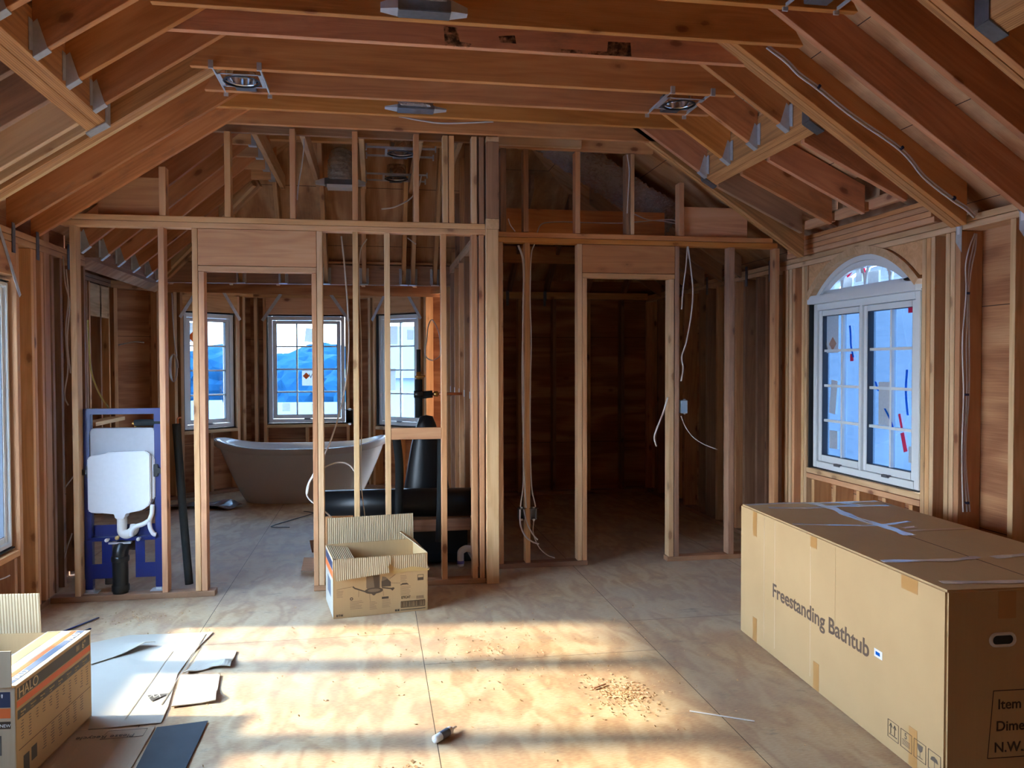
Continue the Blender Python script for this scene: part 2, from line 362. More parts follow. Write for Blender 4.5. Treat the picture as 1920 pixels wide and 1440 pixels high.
def glass(name, tint, film=0.0, fcol=(.7, .85, 1)):
    q = NB(name); t = q.n('ShaderNodeBsdfTransparent'); t.inputs[0].default_value = (*tint, 1)
    g = q.n('ShaderNodeBsdfGlossy'); g.inputs['Roughness'].default_value = .03; g.inputs[0].default_value = (.8, .9, 1, 1)
    lw = q.n('ShaderNodeLayerWeight'); lw.inputs[0].default_value = .25
    mx = q.n('ShaderNodeMixShader'); q.l(q.math('MULTIPLY', lw.outputs['Fresnel'], .5), mx.inputs[0]); q.l(t.outputs[0], mx.inputs[1]); q.l(g.outputs[0], mx.inputs[2])
    last = mx.outputs[0]
    if film:
        tr = q.n('ShaderNodeBsdfTranslucent'); tr.inputs[0].default_value = (*fcol, 1)
        m2 = q.n('ShaderNodeMixShader'); m2.inputs[0].default_value = film; q.l(last, m2.inputs[1]); q.l(tr.outputs[0], m2.inputs[2]); last = m2.outputs[0]
    q.l(last, q.out.inputs[0]); return q.m
GLASS = glass('clear_glass', (.93, .97, 1)); GLASSB = glass('blue_film_glass', (.55, .62, .68))
def film_mat():
    q = NB('hazy_blue_film'); tc_ = q.n('ShaderNodeTexCoord'); f = q.noise(tc_.outputs['Object'], 2.2, 4)
    tr = q.n('ShaderNodeBsdfTranslucent'); q.l(q.mix(f, (.15, .19, .235), (.22, .27, .325)), tr.inputs[0]); q.l(tr.outputs[0], q.out.inputs[0]); return q.m
FILM = film_mat()

# ------------------------------------------------------------------ room shell
XL, XR, YL, YR = -2.02, 3.15, 5.49, 5.85
tag(boxes('floor', [(-2.95, 3.45, -1.7, 10.5, -.05, 0)], FLOOR), kind='structure')
def wall_panels(name, a, b, z0, z1, holes, th=.012, mat=SHEATH):
    """plywood sheathing along plan segment a-b (inner face on the segment, thickness to the right of a->b), with rectangular holes (s0,s1,z0,z1)"""
    a, b = Vector((a[0], a[1], 0)), Vector((b[0], b[1], 0)); L = (b-a).length
    bm = bmesh.new(); cur = 0
    for s0, s1, h0, h1 in sorted(holes):
        if s0 > cur: add_box(bm, cur, s0, -th, 0, z0, z1)
        if h0 > z0: add_box(bm, s0, s1, -th, 0, z0, h0)
        if h1 < z1: add_box(bm, s0, s1, -th, 0, h1, z1)
        cur = s1
    if cur < L: add_box(bm, cur, L, -th, 0, z0, z1)
    o = link(name, mesh_of(bm, name), mat)
    d = (b-a)/L; M = Matrix((d, Vector((-d.y, d.x, 0)), Vector((0, 0, 1)))).transposed().to_4x4(); M.translation = a; o.matrix_world = M
    return tag(o, kind='structure')
D6 = .14
LW = [(4.38, 5.07), (3.54, 4.36), (2.70, 3.52)]        # left wall window openings in Y
# left wall (inner face of studs at XL, sheathing D6 behind); segments run so that outside is on the right
wall_panels('wall_left', (XL-D6, 6.22), (XL-D6, -1.7), 0, 2.55, [(6.22-b, 6.22-a, .45, 1.99) for a, b in LW])
wall_panels('wall_left_return', (-2.84, 6.25), (XL-D6, 6.25), 0, 2.55, [])
wall_panels('wall_turret_left', (-2.84, 9.18), (-2.84, 6.25), 0, 2.5, [])
BA, BB, BC, BD, BE = (-2.70, 9.08), (-2.30, 9.42), (-1.437, 10.2), (-.238, 10.2), (.74, 9.32)
def offs(a, b, d):
    v = Vector((b[0]-a[0], b[1]-a[1])).normalized(); n = Vector((-v.y, v.x)); return (a[0]+n.x*d, a[1]+n.y*d), (b[0]+n.x*d, b[1]+n.y*d)
# turret facets, going left to right; outside is on the left so run them backwards
def facet(name, a, b, holes):
    p, r = offs(a, b, D6); L = math.dist(a, b)
    ext = .06; d = Vector((r[0]-p[0], r[1]-p[1])).normalized()
    p2 = (p[0]-d.x*ext, p[1]-d.y*ext); r2 = (r[0]+d.x*ext, r[1]+d.y*ext)
    wall_panels(name, r2, p2, 0, 2.5, [(L-s1+ext, L-s0+ext, z0, z1) for s0, s1, z0, z1 in holes])
facet('wall_turret_corner', BA, BB, [])
LBL = math.dist(BB, BC); LBC = math.dist(BC, BD); LBR = math.dist(BD, BE)
WBL = (.27, .93, .76, 2.10); WBC = (.155, .155+.93, .78, 2.10); WBR = (.335, .99, .76, 2.10)
facet('wall_turret_front_left', BB, BC, [WBL]); facet('wall_turret_front', BC, BD, [WBC]); facet('wall_turret_front_right', BD, BE, [WBR])
wall_panels('wall_right', (XR+D6, -1.7), (XR+D6, 9.25), 0, 2.55, [(4.28+1.7, 5.53+1.7, .72, 2.28)])
wall_panels('wall_closet_back', (3.3, 9.24), (.80, 9.24), 0, 2.5, [])
wall_panels('wall_behind', (-2.2, -1.7), (3.3, -1.7), 0, 4.2, [])
wall_panels('wall_bath_side', (.815, 9.9), (.815, 5.95), 0, .001, [])  # chalk line of the side wall on the floor
bpy.data.objects.remove(bpy.data.objects['wall_bath_side'])
RIDX, RV = .4965, .22
zl = lambda x: 2.298+.667*(x+2.01)      # underside of the left rafters
zr = lambda x: 2.25+.667*(3.075-x)      # underside of the right rafters
def deck(name, v4, xdir, th=.014):
    v = [Vector(p) for p in v4]; n = (v[1]-v[0]).cross(v[3]-v[0]).normalized()
    if n.z < 0: n = -n
    o = hexa(name, v+[p+n*th for p in v], xdir, DECK, 0); return tag(o, kind='structure')
def dl(x, y): return (x, y, zl(x)+RV)
def dr(x, y): return (x, y, zr(x)+RV)
deck('ceiling_left', [dl(-2.35, -1.75), dl(RIDX, -1.75), dl(RIDX, 9.4), dl(-2.35, 9.4)], (1, 0, .667))
# right slope, with the hole of the dormer over the arched window
deck('ceiling_right', [dr(3.4, -1.75), dr(3.4, 4.15), dr(RIDX, 4.15), dr(RIDX, -1.75)], (-1, 0, .667))
deck('ceiling_right_far', [dr(3.4, 5.72), dr(3.4, 9.4), dr(RIDX, 9.4), dr(RIDX, 5.72)], (-1, 0, .667))
deck('ceiling_right_mid', [dr(2.33, 4.15), dr(2.33, 5.72), dr(RIDX, 5.72), dr(RIDX, 4.15)], (-1, 0, .667))
zs = lambda x: 2.727-.495*(x-2.33)
# dormer deck with the arched cut-out
bm = bmesh.new()
arc = [(4.55, 3.32)]+[(4.95+.40*math.cos(a), 2.98-.42*math.sin(a)) for a in [math.pi*k/14 for k in range(15)]][::-1]+[(5.4, 3.32)]
outer = [(4.13, 3.32), (4.13, 2.33), (5.74, 2.33), (5.74, 3.32)]
poly = [(4.13, 2.33), (4.13, 3.32)]+[(4.55, 3.32)]+[(4.95-.40*math.cos(math.pi*k/14), 2.98-.34*math.sin(math.pi*k/14)) for k in range(15)]+[(5.35, 3.32), (5.74, 3.32), (5.74, 2.33)]
vs = [bm.verts.new((x, y, zs(x)+.19)) for y, x in poly]
bm.faces.new(vs); bmesh.ops.triangulate(bm, faces=bm.faces)
g = bmesh.ops.extrude_face_region(bm, geom=list(bm.faces)); bmesh.ops.translate(bm, vec=(0, 0, .014), verts=[x for x in g['geom'] if isinstance(x, bmesh.types.BMVert)])
tag(link('ceiling_dormer', mesh_of(bm, 'ceiling_dormer'), DECK), kind='structure')
# dormer behind the cut-out: closed dark attic space
tag(boxes('ceiling_dormer_top', [(2.3, 3.6, 4.0, 5.85, 3.42, 3.44), (3.56, 3.6, 4.0, 5.85, 2.4, 3.42), (2.28, 2.3, 3.98, 5.87, 2.95, 3.44), (3.27, 3.6, 4.0, 5.87, 2.40, 2.42), (3.27, 3.29, 4.0, 5.87, 2.3, 2.6)], DECK), kind='structure')
for yy, nm in ((3.98, 'ceiling_dormer_cheek_near'), (5.86, 'ceiling_dormer_cheek_far')):
    bm = bmesh.new(); cp = [(2.28, 3.00), (3.6, 2.12), (3.6, 3.44), (2.28, 3.44)]
    ca = [bm.verts.new((x, yy, z)) for x, z in cp]; cb_ = [bm.verts.new((x, yy+.012, z)) for x, z in cp]; bm.faces.new(ca); bm.faces.new(cb_)
    for i in range(4): bm.faces.new((ca[i], ca[(i+1) % 4], cb_[(i+1) % 4], cb_[i]))
    tag(link(nm, mesh_of(bm, nm), DECK), kind='structure')
for i, y in enumerate((4.55, 4.95, 5.35)):
    timber('dormer_stud', 'dark stud inside the dormer, seen through the arched roof cut-out', 'stud', 3.30, 3.37, y-.02, y+.02, 2.45, 3.4, PINK, 'studs inside the dormer')
bm = bmesh.new(); gp = [(-2.3, 2.33), (-2.3, 2.30), (3.4, 2.25), (3.4, 2.27), (.4965, 4.2)]
gv = [bm.verts.new((x, 9.41, z)) for x, z in gp]; bm.faces.new(gv); tag(link('wall_gable_blocker', mesh_of(bm, 'wall_gable_blocker'), SHEATH), kind='structure')  # unseen gable wall, added to keep sky light out of the attic
# hip slope over the bathroom and the flat turret ceiling
deck('ceiling_bath_hip', [(-2.1, 8.12, 2.356), (.80, 8.12, 2.356), (.80, 6.5, 4.30), (-2.1, 6.5, 4.30)], (0, -1, 1.2))
tag(boxes('ceiling_turret', [(-2.95, .85, 7.93, 10.6, 2.46, 2.48), (-2.95, -1.98, 6.2, 7.93, 2.46, 2.48)], DECK), kind='structure')
deck('ceiling_closet_back', [(.8, 9.3, 2.42), (3.3, 9.3, 2.42), (3.3, 6.9, 4.02), (.8, 6.9, 4.02)], (0, -1, .667))

# ------------------------------------------------------------------ partition between bedroom and bathroom (left) and closet (right)
def stud(x0, x1, z0, z1, y0, mat, label, group=None, d=.089):
    return timber('wall_stud', label, 'stud', x0, x1, y0, y0+d, z0, z1, mat, group)
PT = 2.375
timber('bottom_plate', 'bottom plate of the left partition, under the blue toilet frame', 'plate', -2.02, -1.03, YL, YL+.089, 0, .038, DARKW)
timber('bottom_plate', 'bottom plate of the left partition, between the doorway and the corner post', 'plate', -.405, .742, YL, YL+.089, 0, .038, DARKW)
timber('top_plate', 'lower of the two long top plates over the left partition', 'plate', -1.93, .838, YL, YL+.089, PT, PT+.038, STUD)
timber('top_plate', 'upper of the two long top plates over the left partition', 'plate', -1.86, .745, YL, YL+.089, PT+.038, PT+.076, STUD)
timber('plate_block', 'short pale end-grain block on the corner post at top plate level', 'block', .746, .838, YL-.02, YL+.089, PT+.038, PT+.11, PALE)
S = [(-2.08, -2.022, .038, 2.42, PINK, 'stud at the left wall closing the partition, beside the big left window'),
     (-1.876, -1.838, .038, PT, PALE, 'pale yellowish stud just left of the blue toilet frame'),
     (-1.354, -1.316, .038, PT, PINK, 'reddish stud just right of the blue toilet frame'),
     (-1.150, -1.113, .038, PT, STUD, 'full-height stud on the left side of the bathroom doorway'),
     (-1.112, -1.074, .038, 2.10, PINK, 'shorter trimmer stud on the left side of the bathroom doorway'),
     (-.405, -.372, .038, 2.10, PINK, 'shorter trimmer stud on the right side of the bathroom doorway'),
     (-.371, -.333, .038, PT, PALE, 'full-height stud on the right side of the bathroom doorway, behind the open box'),
     (-.140, -.102, .038, PT, PALE, 'stud in front of the bathtub carrying the black electrical box'),
     (.066, .106, .038, PT, PALE, 'wavy pale stud crossing the right bay window, left end of the short block'),
     (.443, .481, .038, PT, PINK, 'reddish stud at the right end of the short horizontal block'),
     (.650, .688, .038, PT, PINK, 'pinkish stud two places left of the thick corner post'),
     (.700, .736, .038, PT, PINK, 'stud pressed against the left side of the thick corner post')]
for x0, x1, z0, z1, mt, lb in S: stud(x0, x1, z0, z1, YL, mt, lb)
timber('corner_post', 'thick pale knotty post with bark edge where the two partitions meet', 'post', .745, .833, YL-.02, YL+.15, .0, PT+.038, PALE)
timber('corner_post', 'upper length of the corner post, above the top plates', 'post', .749, .838, YL-.02, YL+.15, PT+.11, 3.0, DARKW)
timber('post_cap', 'small pale block capping the corner post under the ceiling joist', 'block', .749, .838, YL-.02, YL+.12, 3.0, 3.035, PALE)
timber('door_header', 'wide reddish header board over the bathroom doorway', 'header', -1.112, -.372, YL+.0, YL+.06, 2.139, PT, PINK)
timber('header_plate', 'flat plank under the header of the bathroom doorway', 'plate', -1.112, -.372, YL, YL+.089, 2.101, 2.138, STUD)
timber('wall_block', 'short reddish block between two studs below the right bay window', 'block', .107, .442, YL, YL+.038, .995, 1.075, PINK)
U = [(-1.344, -1.302, 2.452, 2.76, STUD, 'leftmost short stud above the top plates, under the sloping rafter'),
     (-.946, -.905, 2.452, 3.0, STUD, 'second short stud above the left top plates, counted from the left'),
     (-.538, -.500, 2.452, 3.035, PINK, 'third short stud above the left top plates, centred over the doorway header'),
     (-.139, -.100, 2.452, 3.035, PINK, 'short reddish stud right of the silver duct boot, above the top plates'),
     (.264, .302, 2.452, 3.035, PINK, 'short reddish stud right of the recessed light cans, above the top plates'),
     (.458, .496, 2.452, 3.035, PALE, 'pale short stud with a dark knot hole, above the top plates'),
     (.499, .537, 2.452, 3.035, STUD, 'short stud doubled with the knot-hole stud, above the top plates'),
     (.652, .690, 2.452, 3.035, PALE, 'pale short stud second left of the upper corner post'),
     (.703, .738, 2.452, 3.035, DARKW, 'dark short stud against the left side of the upper corner post')]
for x0, x1, z0, z1, mt, lb in U: stud(x0, x1, z0, z1, YL, mt, lb)
timber('gable_board', 'pinkish filler board in the left triangle above the top plates', 'board', -1.72, -1.35, YL+.05, YL+.088, 2.452, 2.70, PINK)
timber('ledger_board', 'stained yellowish board behind the lowest ceiling joist, over the bathroom wall', 'board', -1.12, .70, YL+.092, YL+.13, 3.02, 3.16, DARKW)
# closet partition
timber('bottom_plate', 'bottom plate of the closet partition, left of the closet doorway', 'plate', .845, 1.555, YR, YR+.089, 0, .038, DARKW)
timber('bottom_plate', 'bottom plate of the closet partition, right of the closet doorway', 'plate', 2.178, 3.14, YR, YR+.089, 0, .038, DARKW)
timber('top_plate', 'lower of the two orange top plates over the closet partition', 'plate', .85, 3.06, YR, YR+.089, 2.385, 2.423, JOIST)
timber('top_plate', 'upper of the two orange top plates over the closet partition', 'plate', .85, 3.02, YR, YR+.089, 2.424, 2.462, JOIST)
S = [(.885, .925, .038, 2.384, PINK, 'dark stud of the closet partition hidden partly behind the corner post'),
     (1.085, 1.123, .038, 2.384, STUD, 'stud with white cables and electrical boxes in the closet partition'),
     (1.478, 1.515, .038, 2.384, PALE, 'full-height stud on the left side of the closet doorway'),
     (1.516, 1.552, .038, 2.135, STUD, 'shorter trimmer stud on the left side of the closet doorway'),
     (2.187, 2.228, .038, 2.135, PALE, 'shorter trimmer stud on the right side of the closet doorway'),
     (2.232, 2.270, .038, 2.384, DARKW, 'full-height stud with a pale blue box on the right side of the closet doorway'),
     (2.665, 2.712, .038, 2.384, DARKW, 'weathered grey-brown stud standing alone between closet doorway and right wall'),
     (3.040, 3.078, .038, 2.384, PINK, 'last stud of the closet partition, next to the right wall')]
for x0, x1, z0, z1, mt, lb in S: stud(x0, x1, z0, z1, YR, mt, lb)
timber('door_header', 'wide orange header board over the closet doorway', 'header', 1.517, 2.231, YR, YR+.06, 2.174, 2.384, JOIST)
timber('header_plate', 'flat plank under the header of the closet doorway', 'plate', 1.517, 2.231, YR, YR+.089, 2.136, 2.173, STUD)
U = [(.905, .950, 2.463, 3.06, DARKW, 'dark short stud just right of the upper corner post'),
     (1.074, 1.114, 2.463, 3.06, DARKW, 'short dark stud in the gap left of the silver flexible duct'),
     (1.462, 1.502, 2.463, 3.06, PINK, 'short reddish stud in front of the left end of the silver flexible duct'),
     (1.850, 1.882, 2.463, 3.06, DARKW, 'left stud of the short pair crossing the silver flexible duct'),
     (1.884, 1.916, 2.463, 3.06, PALE, 'right stud of the short pair crossing the silver flexible duct'),
     (2.265, 2.305, 2.463, 2.86, PINK, 'short stud under the sloping doubled beam, right end of the closet gable')]
for x0, x1, z0, z1, mt, lb in U: stud(x0, x1, z0, z1, YR, mt, lb)
timber('gable_board', 'pinkish filler board in the right triangle above the closet top plates', 'board', 2.307, 2.83, YR+.04, YR+.078, 2.463, 2.69, PINK)
timber('gable_board', 'reddish board lying behind the short studs above the closet', 'board', .93, 2.26, YR+.30, YR+.338, 2.47, 2.69, JOIST)
timber('head_board', 'pinkish board capping the short studs above the closet', 'board', .90, 2.06, YR+.0, YR+.038, 3.065, 3.15, PINK)
timber('head_block', 'short pale board nailed to the cap board beside the corner post', 'board', .885, 1.50, YR-.04, YR-.001, 3.075, 3.15, PALE)

# ------------------------------------------------------------------ ceiling joists
J = [(2.90, 3.04, None, 'ceiling joist nearest the camera, above the first metal duct boot'),
     (3.30, 3.04, 2.07, 'ceiling joist with a recessed light behind its right end, topmost in view'),
     (3.690, 3.04, None, 'second visible ceiling joist, directly behind the near metal duct boot'),
     (3.972, 3.04, 'D', 'long stained ceiling joist with both ends free, black smudges at mid-length'),
     (4.440, 3.04, None, 'ceiling joist in front of the two far recessed lights, below the free-ended joist'),
     (4.808, 3.04, None, 'third ceiling joist from the bathroom partition'),
     (5.112, 3.04, None, 'second ceiling joist from the bathroom partition, behind the far duct boot'),
     (5.440, 3.04, None, 'ceiling joist closest to the bathroom partition')]
for y, z, e, lb in J:
    x0, x1 = -.93, 2.06
    if e == 'D': x0, x1 = -1.20, 2.31
    elif e: x1 = 2.10
    mt = RAFT if e == 'D' else JOIST
    h = .20
    if y > 5.4: x0 = -1.1
    o = hexa('ceiling_joist', [(x0-.0, y, z), (x1, y, z), (x1, y+.038, z), (x0, y+.038, z),
                               (x0+(.0 if e == 'D' else .12), y, z+h), (x1-(.02 if e == 'D' else .12), y, z+h), (x1-(.02 if e == 'D' else .12), y+.038, z+h), (x0+(.0 if e == 'D' else .12), y+.038, z+h)], (1, 0, 0), mt)
    tag(o, lb, 'joist')
def joist_far(y, lb): pass

# ------------------------------------------------------------------ roof rafters, left slope
def rl(y0, y1, xa, xb, mat, label, h=RV, group=None):
    return slope_x('roof_rafter', label, 'rafter', xa, zl(xa), xb, zl(xb), y0, y1, h, mat, group)
rl(5.395, 5.433, -2.06, RIDX-.02, RAFT, 'left rafter running against the bathroom partition')
rl(5.060, 5.098, -2.06, RIDX-.02, RAFT, 'second left rafter from the bathroom partition')
rl(4.625, 4.663, -2.06, RIDX-.02, PALE, 'left rafter pressed against the far side of the doubled skylight beam')
rl(4.535, 4.578, -2.06, RIDX-.02, LVL, 'near ply of the doubled laminated beam on the left slope')
rl(4.580, 4.623, -2.06, RIDX-.02, LVL, 'far ply of the doubled laminated beam on the left slope')
HX0, HX1 = -1.43, -1.345
for i, (y, lb) in enumerate(((4.275, 'hung at the far end of the left skylight header'), (3.925, 'hung second from the far end of the left skylight header'), (3.570, 'hung third from the far end of the left skylight header'), (3.20, 'hung fourth from the far end of the left skylight header'), (2.83, 'hung at the near end of the left skylight header'))):
    rl(y, y+.038, HX1, RIDX-.02, JOIST if i % 2 else RAFT, 'upper left rafter '+lb)
for y, lb in ((4.44, 'against the doubled laminated beam'), (4.31, 'second below the left header'), (3.955, 'third below the left header'), (3.58, 'fourth below the left header'), (3.2, 'nearest below the left header')):
    rl(y, y+.038, -2.06, HX0, PALE if y > 4.2 else DARKW, 'lower left rafter '+lb)
def header_y(name, x0, x1, ya, yb, zf, label, mat, drop):
    return hexa(name, [(x0, ya, zf(x0)-drop), (x1, ya, zf(x1)-drop), (x1, yb, zf(x1)-drop), (x0, yb, zf(x0)-drop), (x0, ya, zf(x0)+.19), (x1, ya, zf(x1)+.19), (x1, yb, zf(x1)+.19), (x0, yb, zf(x0)+.19)], (0, 1, 0), mat)
tag(header_y('skylight_header', HX0, (HX0+HX1)/2-.001, 2.4, 4.53, zl, '', LVL, .0), 'lower ply of the left laminated header between the rafters', 'header')
tag(header_y('skylight_header', (HX0+HX1)/2+.001, HX1, 2.4, 4.53, zl, '', LVL, .0), 'upper ply of the left laminated header between the rafters', 'header')
for y, lb in ((2.36, 'left rafter at the near end of the left header'), (1.9, 'left rafter above and behind the camera')):
    rl(y, y+.038, -2.06, RIDX-.02, RAFT, lb)
# ------------------------------------------------------------------ roof rafters, right slope
def rr(y0, y1, xa, xb, mat, label, h=RV, zf=zr):
    return slope_x('roof_rafter', label, 'rafter', xa, zf(xa), xb, zf(xb), y0, y1, h, mat)
rr(5.440, 5.480, 3.05, RIDX+.02, LVL, 'near ply of the doubled laminated beam along the closet partition')
rr(5.484, 5.524, 3.05, RIDX+.02, LVL, 'far ply of the doubled laminated beam along the closet partition')
rr(3.870, 3.908, 3.10, RIDX+.02, JOIST, 'plain rafter on the near side of the doubled beam left of the white cable')
rr(3.912, 3.950, 3.10, RIDX+.02, LVL, 'near ply of the doubled laminated beam beside the arched window dormer')
rr(3.952, 3.990, 3.10, RIDX+.02, LVL, 'far ply of the doubled laminated beam beside the arched window dormer')
rr(3.465, 3.503, 3.12, RIDX+.02, RAFT, 'wide right rafter just below the white cable')
rr(3.085, 3.123, 3.12, RIDX+.02, RAFT, 'right rafter above the lit strip of roof plywood')
rr(2.855, 2.893, 3.12, RIDX+.02, LVL, 'near ply of the doubled beam at the top right corner')
rr(2.811, 2.850, 3.12, RIDX+.02, JOIST, 'plain rafter beside the doubled beam at the top right corner')
GX0, GX1 = 2.27, 2.345
for i, (y, lb) in enumerate(((4.21, 'first upper right rafter hung on the dormer header, nearest the camera'), (4.59, 'second upper right rafter hung on the dormer header'), (4.965, 'third upper right rafter hung on the dormer header'), (5.34, 'fourth upper right rafter hung on the dormer header, by the closet'))):
    rr(y, y+.038, GX0-.002, RIDX+.02, RAFT if i % 2 else JOIST, lb)
tag(header_y('skylight_header', GX0, (GX0+GX1)/2-.001, 3.995, 5.435, zr, '', LVL, 0), 'upper ply of the laminated dormer header on the right slope', 'header')
tag(header_y('skylight_header', (GX0+GX1)/2+.001, GX1, 3.995, 5.435, zr, '', LVL, 0), 'lower ply of the laminated dormer header on the right slope', 'header')
for y, lb in ((4.19, 'first short flat rafter above the arched window, nearest the camera'), (4.59, 'second short flat rafter above the arched window'), (4.955, 'third short flat rafter above the arched window'), (5.33, 'fourth short flat rafter above the arched window, by the doubled beam')):
    slope_x('dormer_rafter', lb, 'rafter', GX1+.002, zs(GX1), 2.975, zs(2.975)+.01, y, y+.038, .172, DARKW if y > 5 else RAFT)
for y, lb in ((2.45, 'right rafter hung at the top right corner of the view'),):
    rr(y, y+.038, GX0, RIDX+.02, RAFT, lb); 
tag(header_y('skylight_header', GX0, GX1, 2.0, 2.80, zr, '', LVL, 0), 'laminated header at the top right corner of the view', 'header')
timber('ridge_board', 'ridge board where the left and right rafters meet', 'beam', RIDX-.019, RIDX+.019, -1.6, 7.0, 3.86, 4.16, LVL)
# hangers as parts of the timbers they carry
def hanger(parent, x, y, z, w_, sgn, zf, mat=STEEL):
    """U-shaped joist hanger wrapped round a rafter end at x; flanges on both sides"""
    dx = .055*sgn
    bm = bmesh.new()
    z2 = zf(x+dx)
    add_hexa(bm, [(x, y-.004, z-.006), (x+dx, y-.004, z2-.006), (x+dx, y+w_+.004, z2-.006), (x, y+w_+.004, z-.006), (x, y-.004, z-.002), (x+dx, y-.004, z2-.002), (x+dx, y+w_+.004, z2-.002), (x, y+w_+.004, z-.002)])
    for yy in (y-.005, y+w_+.002):
        add_hexa(bm, [(x, yy, z-.004), (x+dx, yy, z2-.004), (x+dx*.35, yy, z2+.11), (x, yy, z+.13), (x, yy+.003, z-.004), (x+dx, yy+.003, z2-.004), (x+dx*.35, yy+.003, z2+.11), (x, yy+.003, z+.13)])
    for yy in (y-.04, y+w_+.004):
        add_hexa(bm, [(x-.001*sgn, yy, z+.01), (x+.002*sgn, yy, z+.01), (x+.002*sgn, yy+.036, z+.02), (x-.001*sgn, yy+.036, z+.02), (x-.001*sgn, yy, z+.14), (x+.002*sgn, yy, z+.14), (x+.002*sgn, yy+.036, z+.14), (x-.001*sgn, yy+.036, z+.14)])
    bm.faces.ensure_lookup_table()
    for f in bm.faces[6:]: f.material_index = 1  # seat left bright, sides and flanges darker: shade put into the steel colour
    o = link('joist_hanger', mesh_of(bm, 'joist_hanger'), [mat, STEELD]); o.parent = parent; o.matrix_parent_inverse = parent.matrix_world.inverted()
    return o
bpy.context.view_layer.update()
for o in [o for o in COL.objects if o.name.startswith('roof_rafter') and 'label' in o]:
    lb = o['label']; y = o.matrix_world.translation.y-.019
    if 'upper left rafter' in lb: hanger(o, HX1+.002, y, zl(HX1), .038, 1, zl)
    if 'upper right rafter' in lb or 'top right corner of the view' in lb: hanger(o, GX0-.004, y, zr(GX0), .038, -1, zr)
def saddle(parent, x0, x1, y, s, zf, mat=STEEL):
    """hanger seat wrapped under the end of a header, seen from below"""
    bm = bmesh.new(); y2 = y+s*.075
    ya, yb = min(y, y2), max(y, y2)
    add_hexa(bm, [(x0-.004, ya, zf(x0)-.010), (x1+.004, ya, zf(x1)-.010), (x1+.004, yb, zf(x1)-.010), (x0-.004, yb, zf(x0)-.010), (x0-.004, ya, zf(x0)-.003), (x1+.004, ya, zf(x1)-.003), (x1+.004, yb, zf(x1)-.003), (x0-.004, yb, zf(x0)-.003)])
    for a in (x0-.006, x1+.003):
        add_hexa(bm, [(a, ya, zf(a)-.01), (a+.003, ya, zf(a)-.01), (a+.003, yb, zf(a)-.01), (a, yb, zf(a)-.01), (a, ya, zf(a)+.15), (a+.003, ya, zf(a)+.15), (a+.003, yb, zf(a)+.15), (a, yb, zf(a)+.15)])
    o = link('header_hanger', mesh_of(bm, 'header_hanger'), [mat]); o.parent = parent; o.matrix_parent_inverse = parent.matrix_world.inverted()
hd = [o for o in COL.objects if o.name.startswith('skylight_header')]
saddle(hd[0], HX0, HX1, 4.53, -1, zl); saddle(hd[2], GX0, GX1, 3.995, 1, zr, STEELD); saddle(hd[2], GX0, GX1, 5.435, -1, zr, STEELD); saddle(hd[4], GX0, GX1, 2.80, -1, zr, STEELD)

# ------------------------------------------------------------------ left wall
def lstud(y0, y1, z0, z1, label, mat=STUD, group=None, x=XL, d=D6-.001):
    return timber('wall_stud', label, 'stud', x-d, x, y0, y1, z0, z1, mat, group)
timber('bottom_plate', 'bottom plate along the left wall', 'plate', XL-D6, XL, -1.65, 5.48, 0, .038, DARKW)
timber('top_plate', 'lower top plate on the left wall', 'plate', XL-D6, XL, -1.65, 6.22, 2.200, 2.238, STUD)
timber('top_plate', 'upper top plate on the left wall', 'plate', XL-D6, XL, -1.65, 6.22, 2.239, 2.277, STUD)
lstud(5.078, 5.122, .038, 2.199, 'stud at the right edge of the big left window', PINK)
lstud(5.285, 5.325, .038, 2.199, 'stud midway between the big left window and the partition', STUD)
lstud(5.326, 5.363, .038, 2.199, 'second stud of the pair between the big left window and the partition', PINK)
lstud(5.435, 5.472, .038, 2.199, 'stud of the left wall tight against the partition', PINK)
lstud(5.741, 5.779, .038, 2.199, 'first left wall stud inside the bathroom', DARKW)
lstud(6.180, 6.218, .038, 2.199, 'stud ending the left bathroom wall where the turret begins', DARKW)
lstud(5.60, 5.64, .038, 2.199, 'left wall stud in the bathroom just behind the partition', DARKW)
for y, lb in ((2.64, 'left wall stud at the near end of the triple window'),): lstud(y, y+.038, .038, 2.199, lb)
timber('window_header', 'wide reddish header over the big left window', 'header', XL-.10, XL-.0, 2.70, 5.076, 2.01, 2.199, PINK)
timber('window_sill_plate', 'rough sill plank under the big left window', 'plate', XL-D6, XL, 2.70, 5.076, .402, .44, PINK)
for y in (4.75, 5.035): lstud(y-.038, y, .038, .401, 'short stud under the big left window sill, '+('near the corner' if y > 5 else 'at mid-width'), PINK)

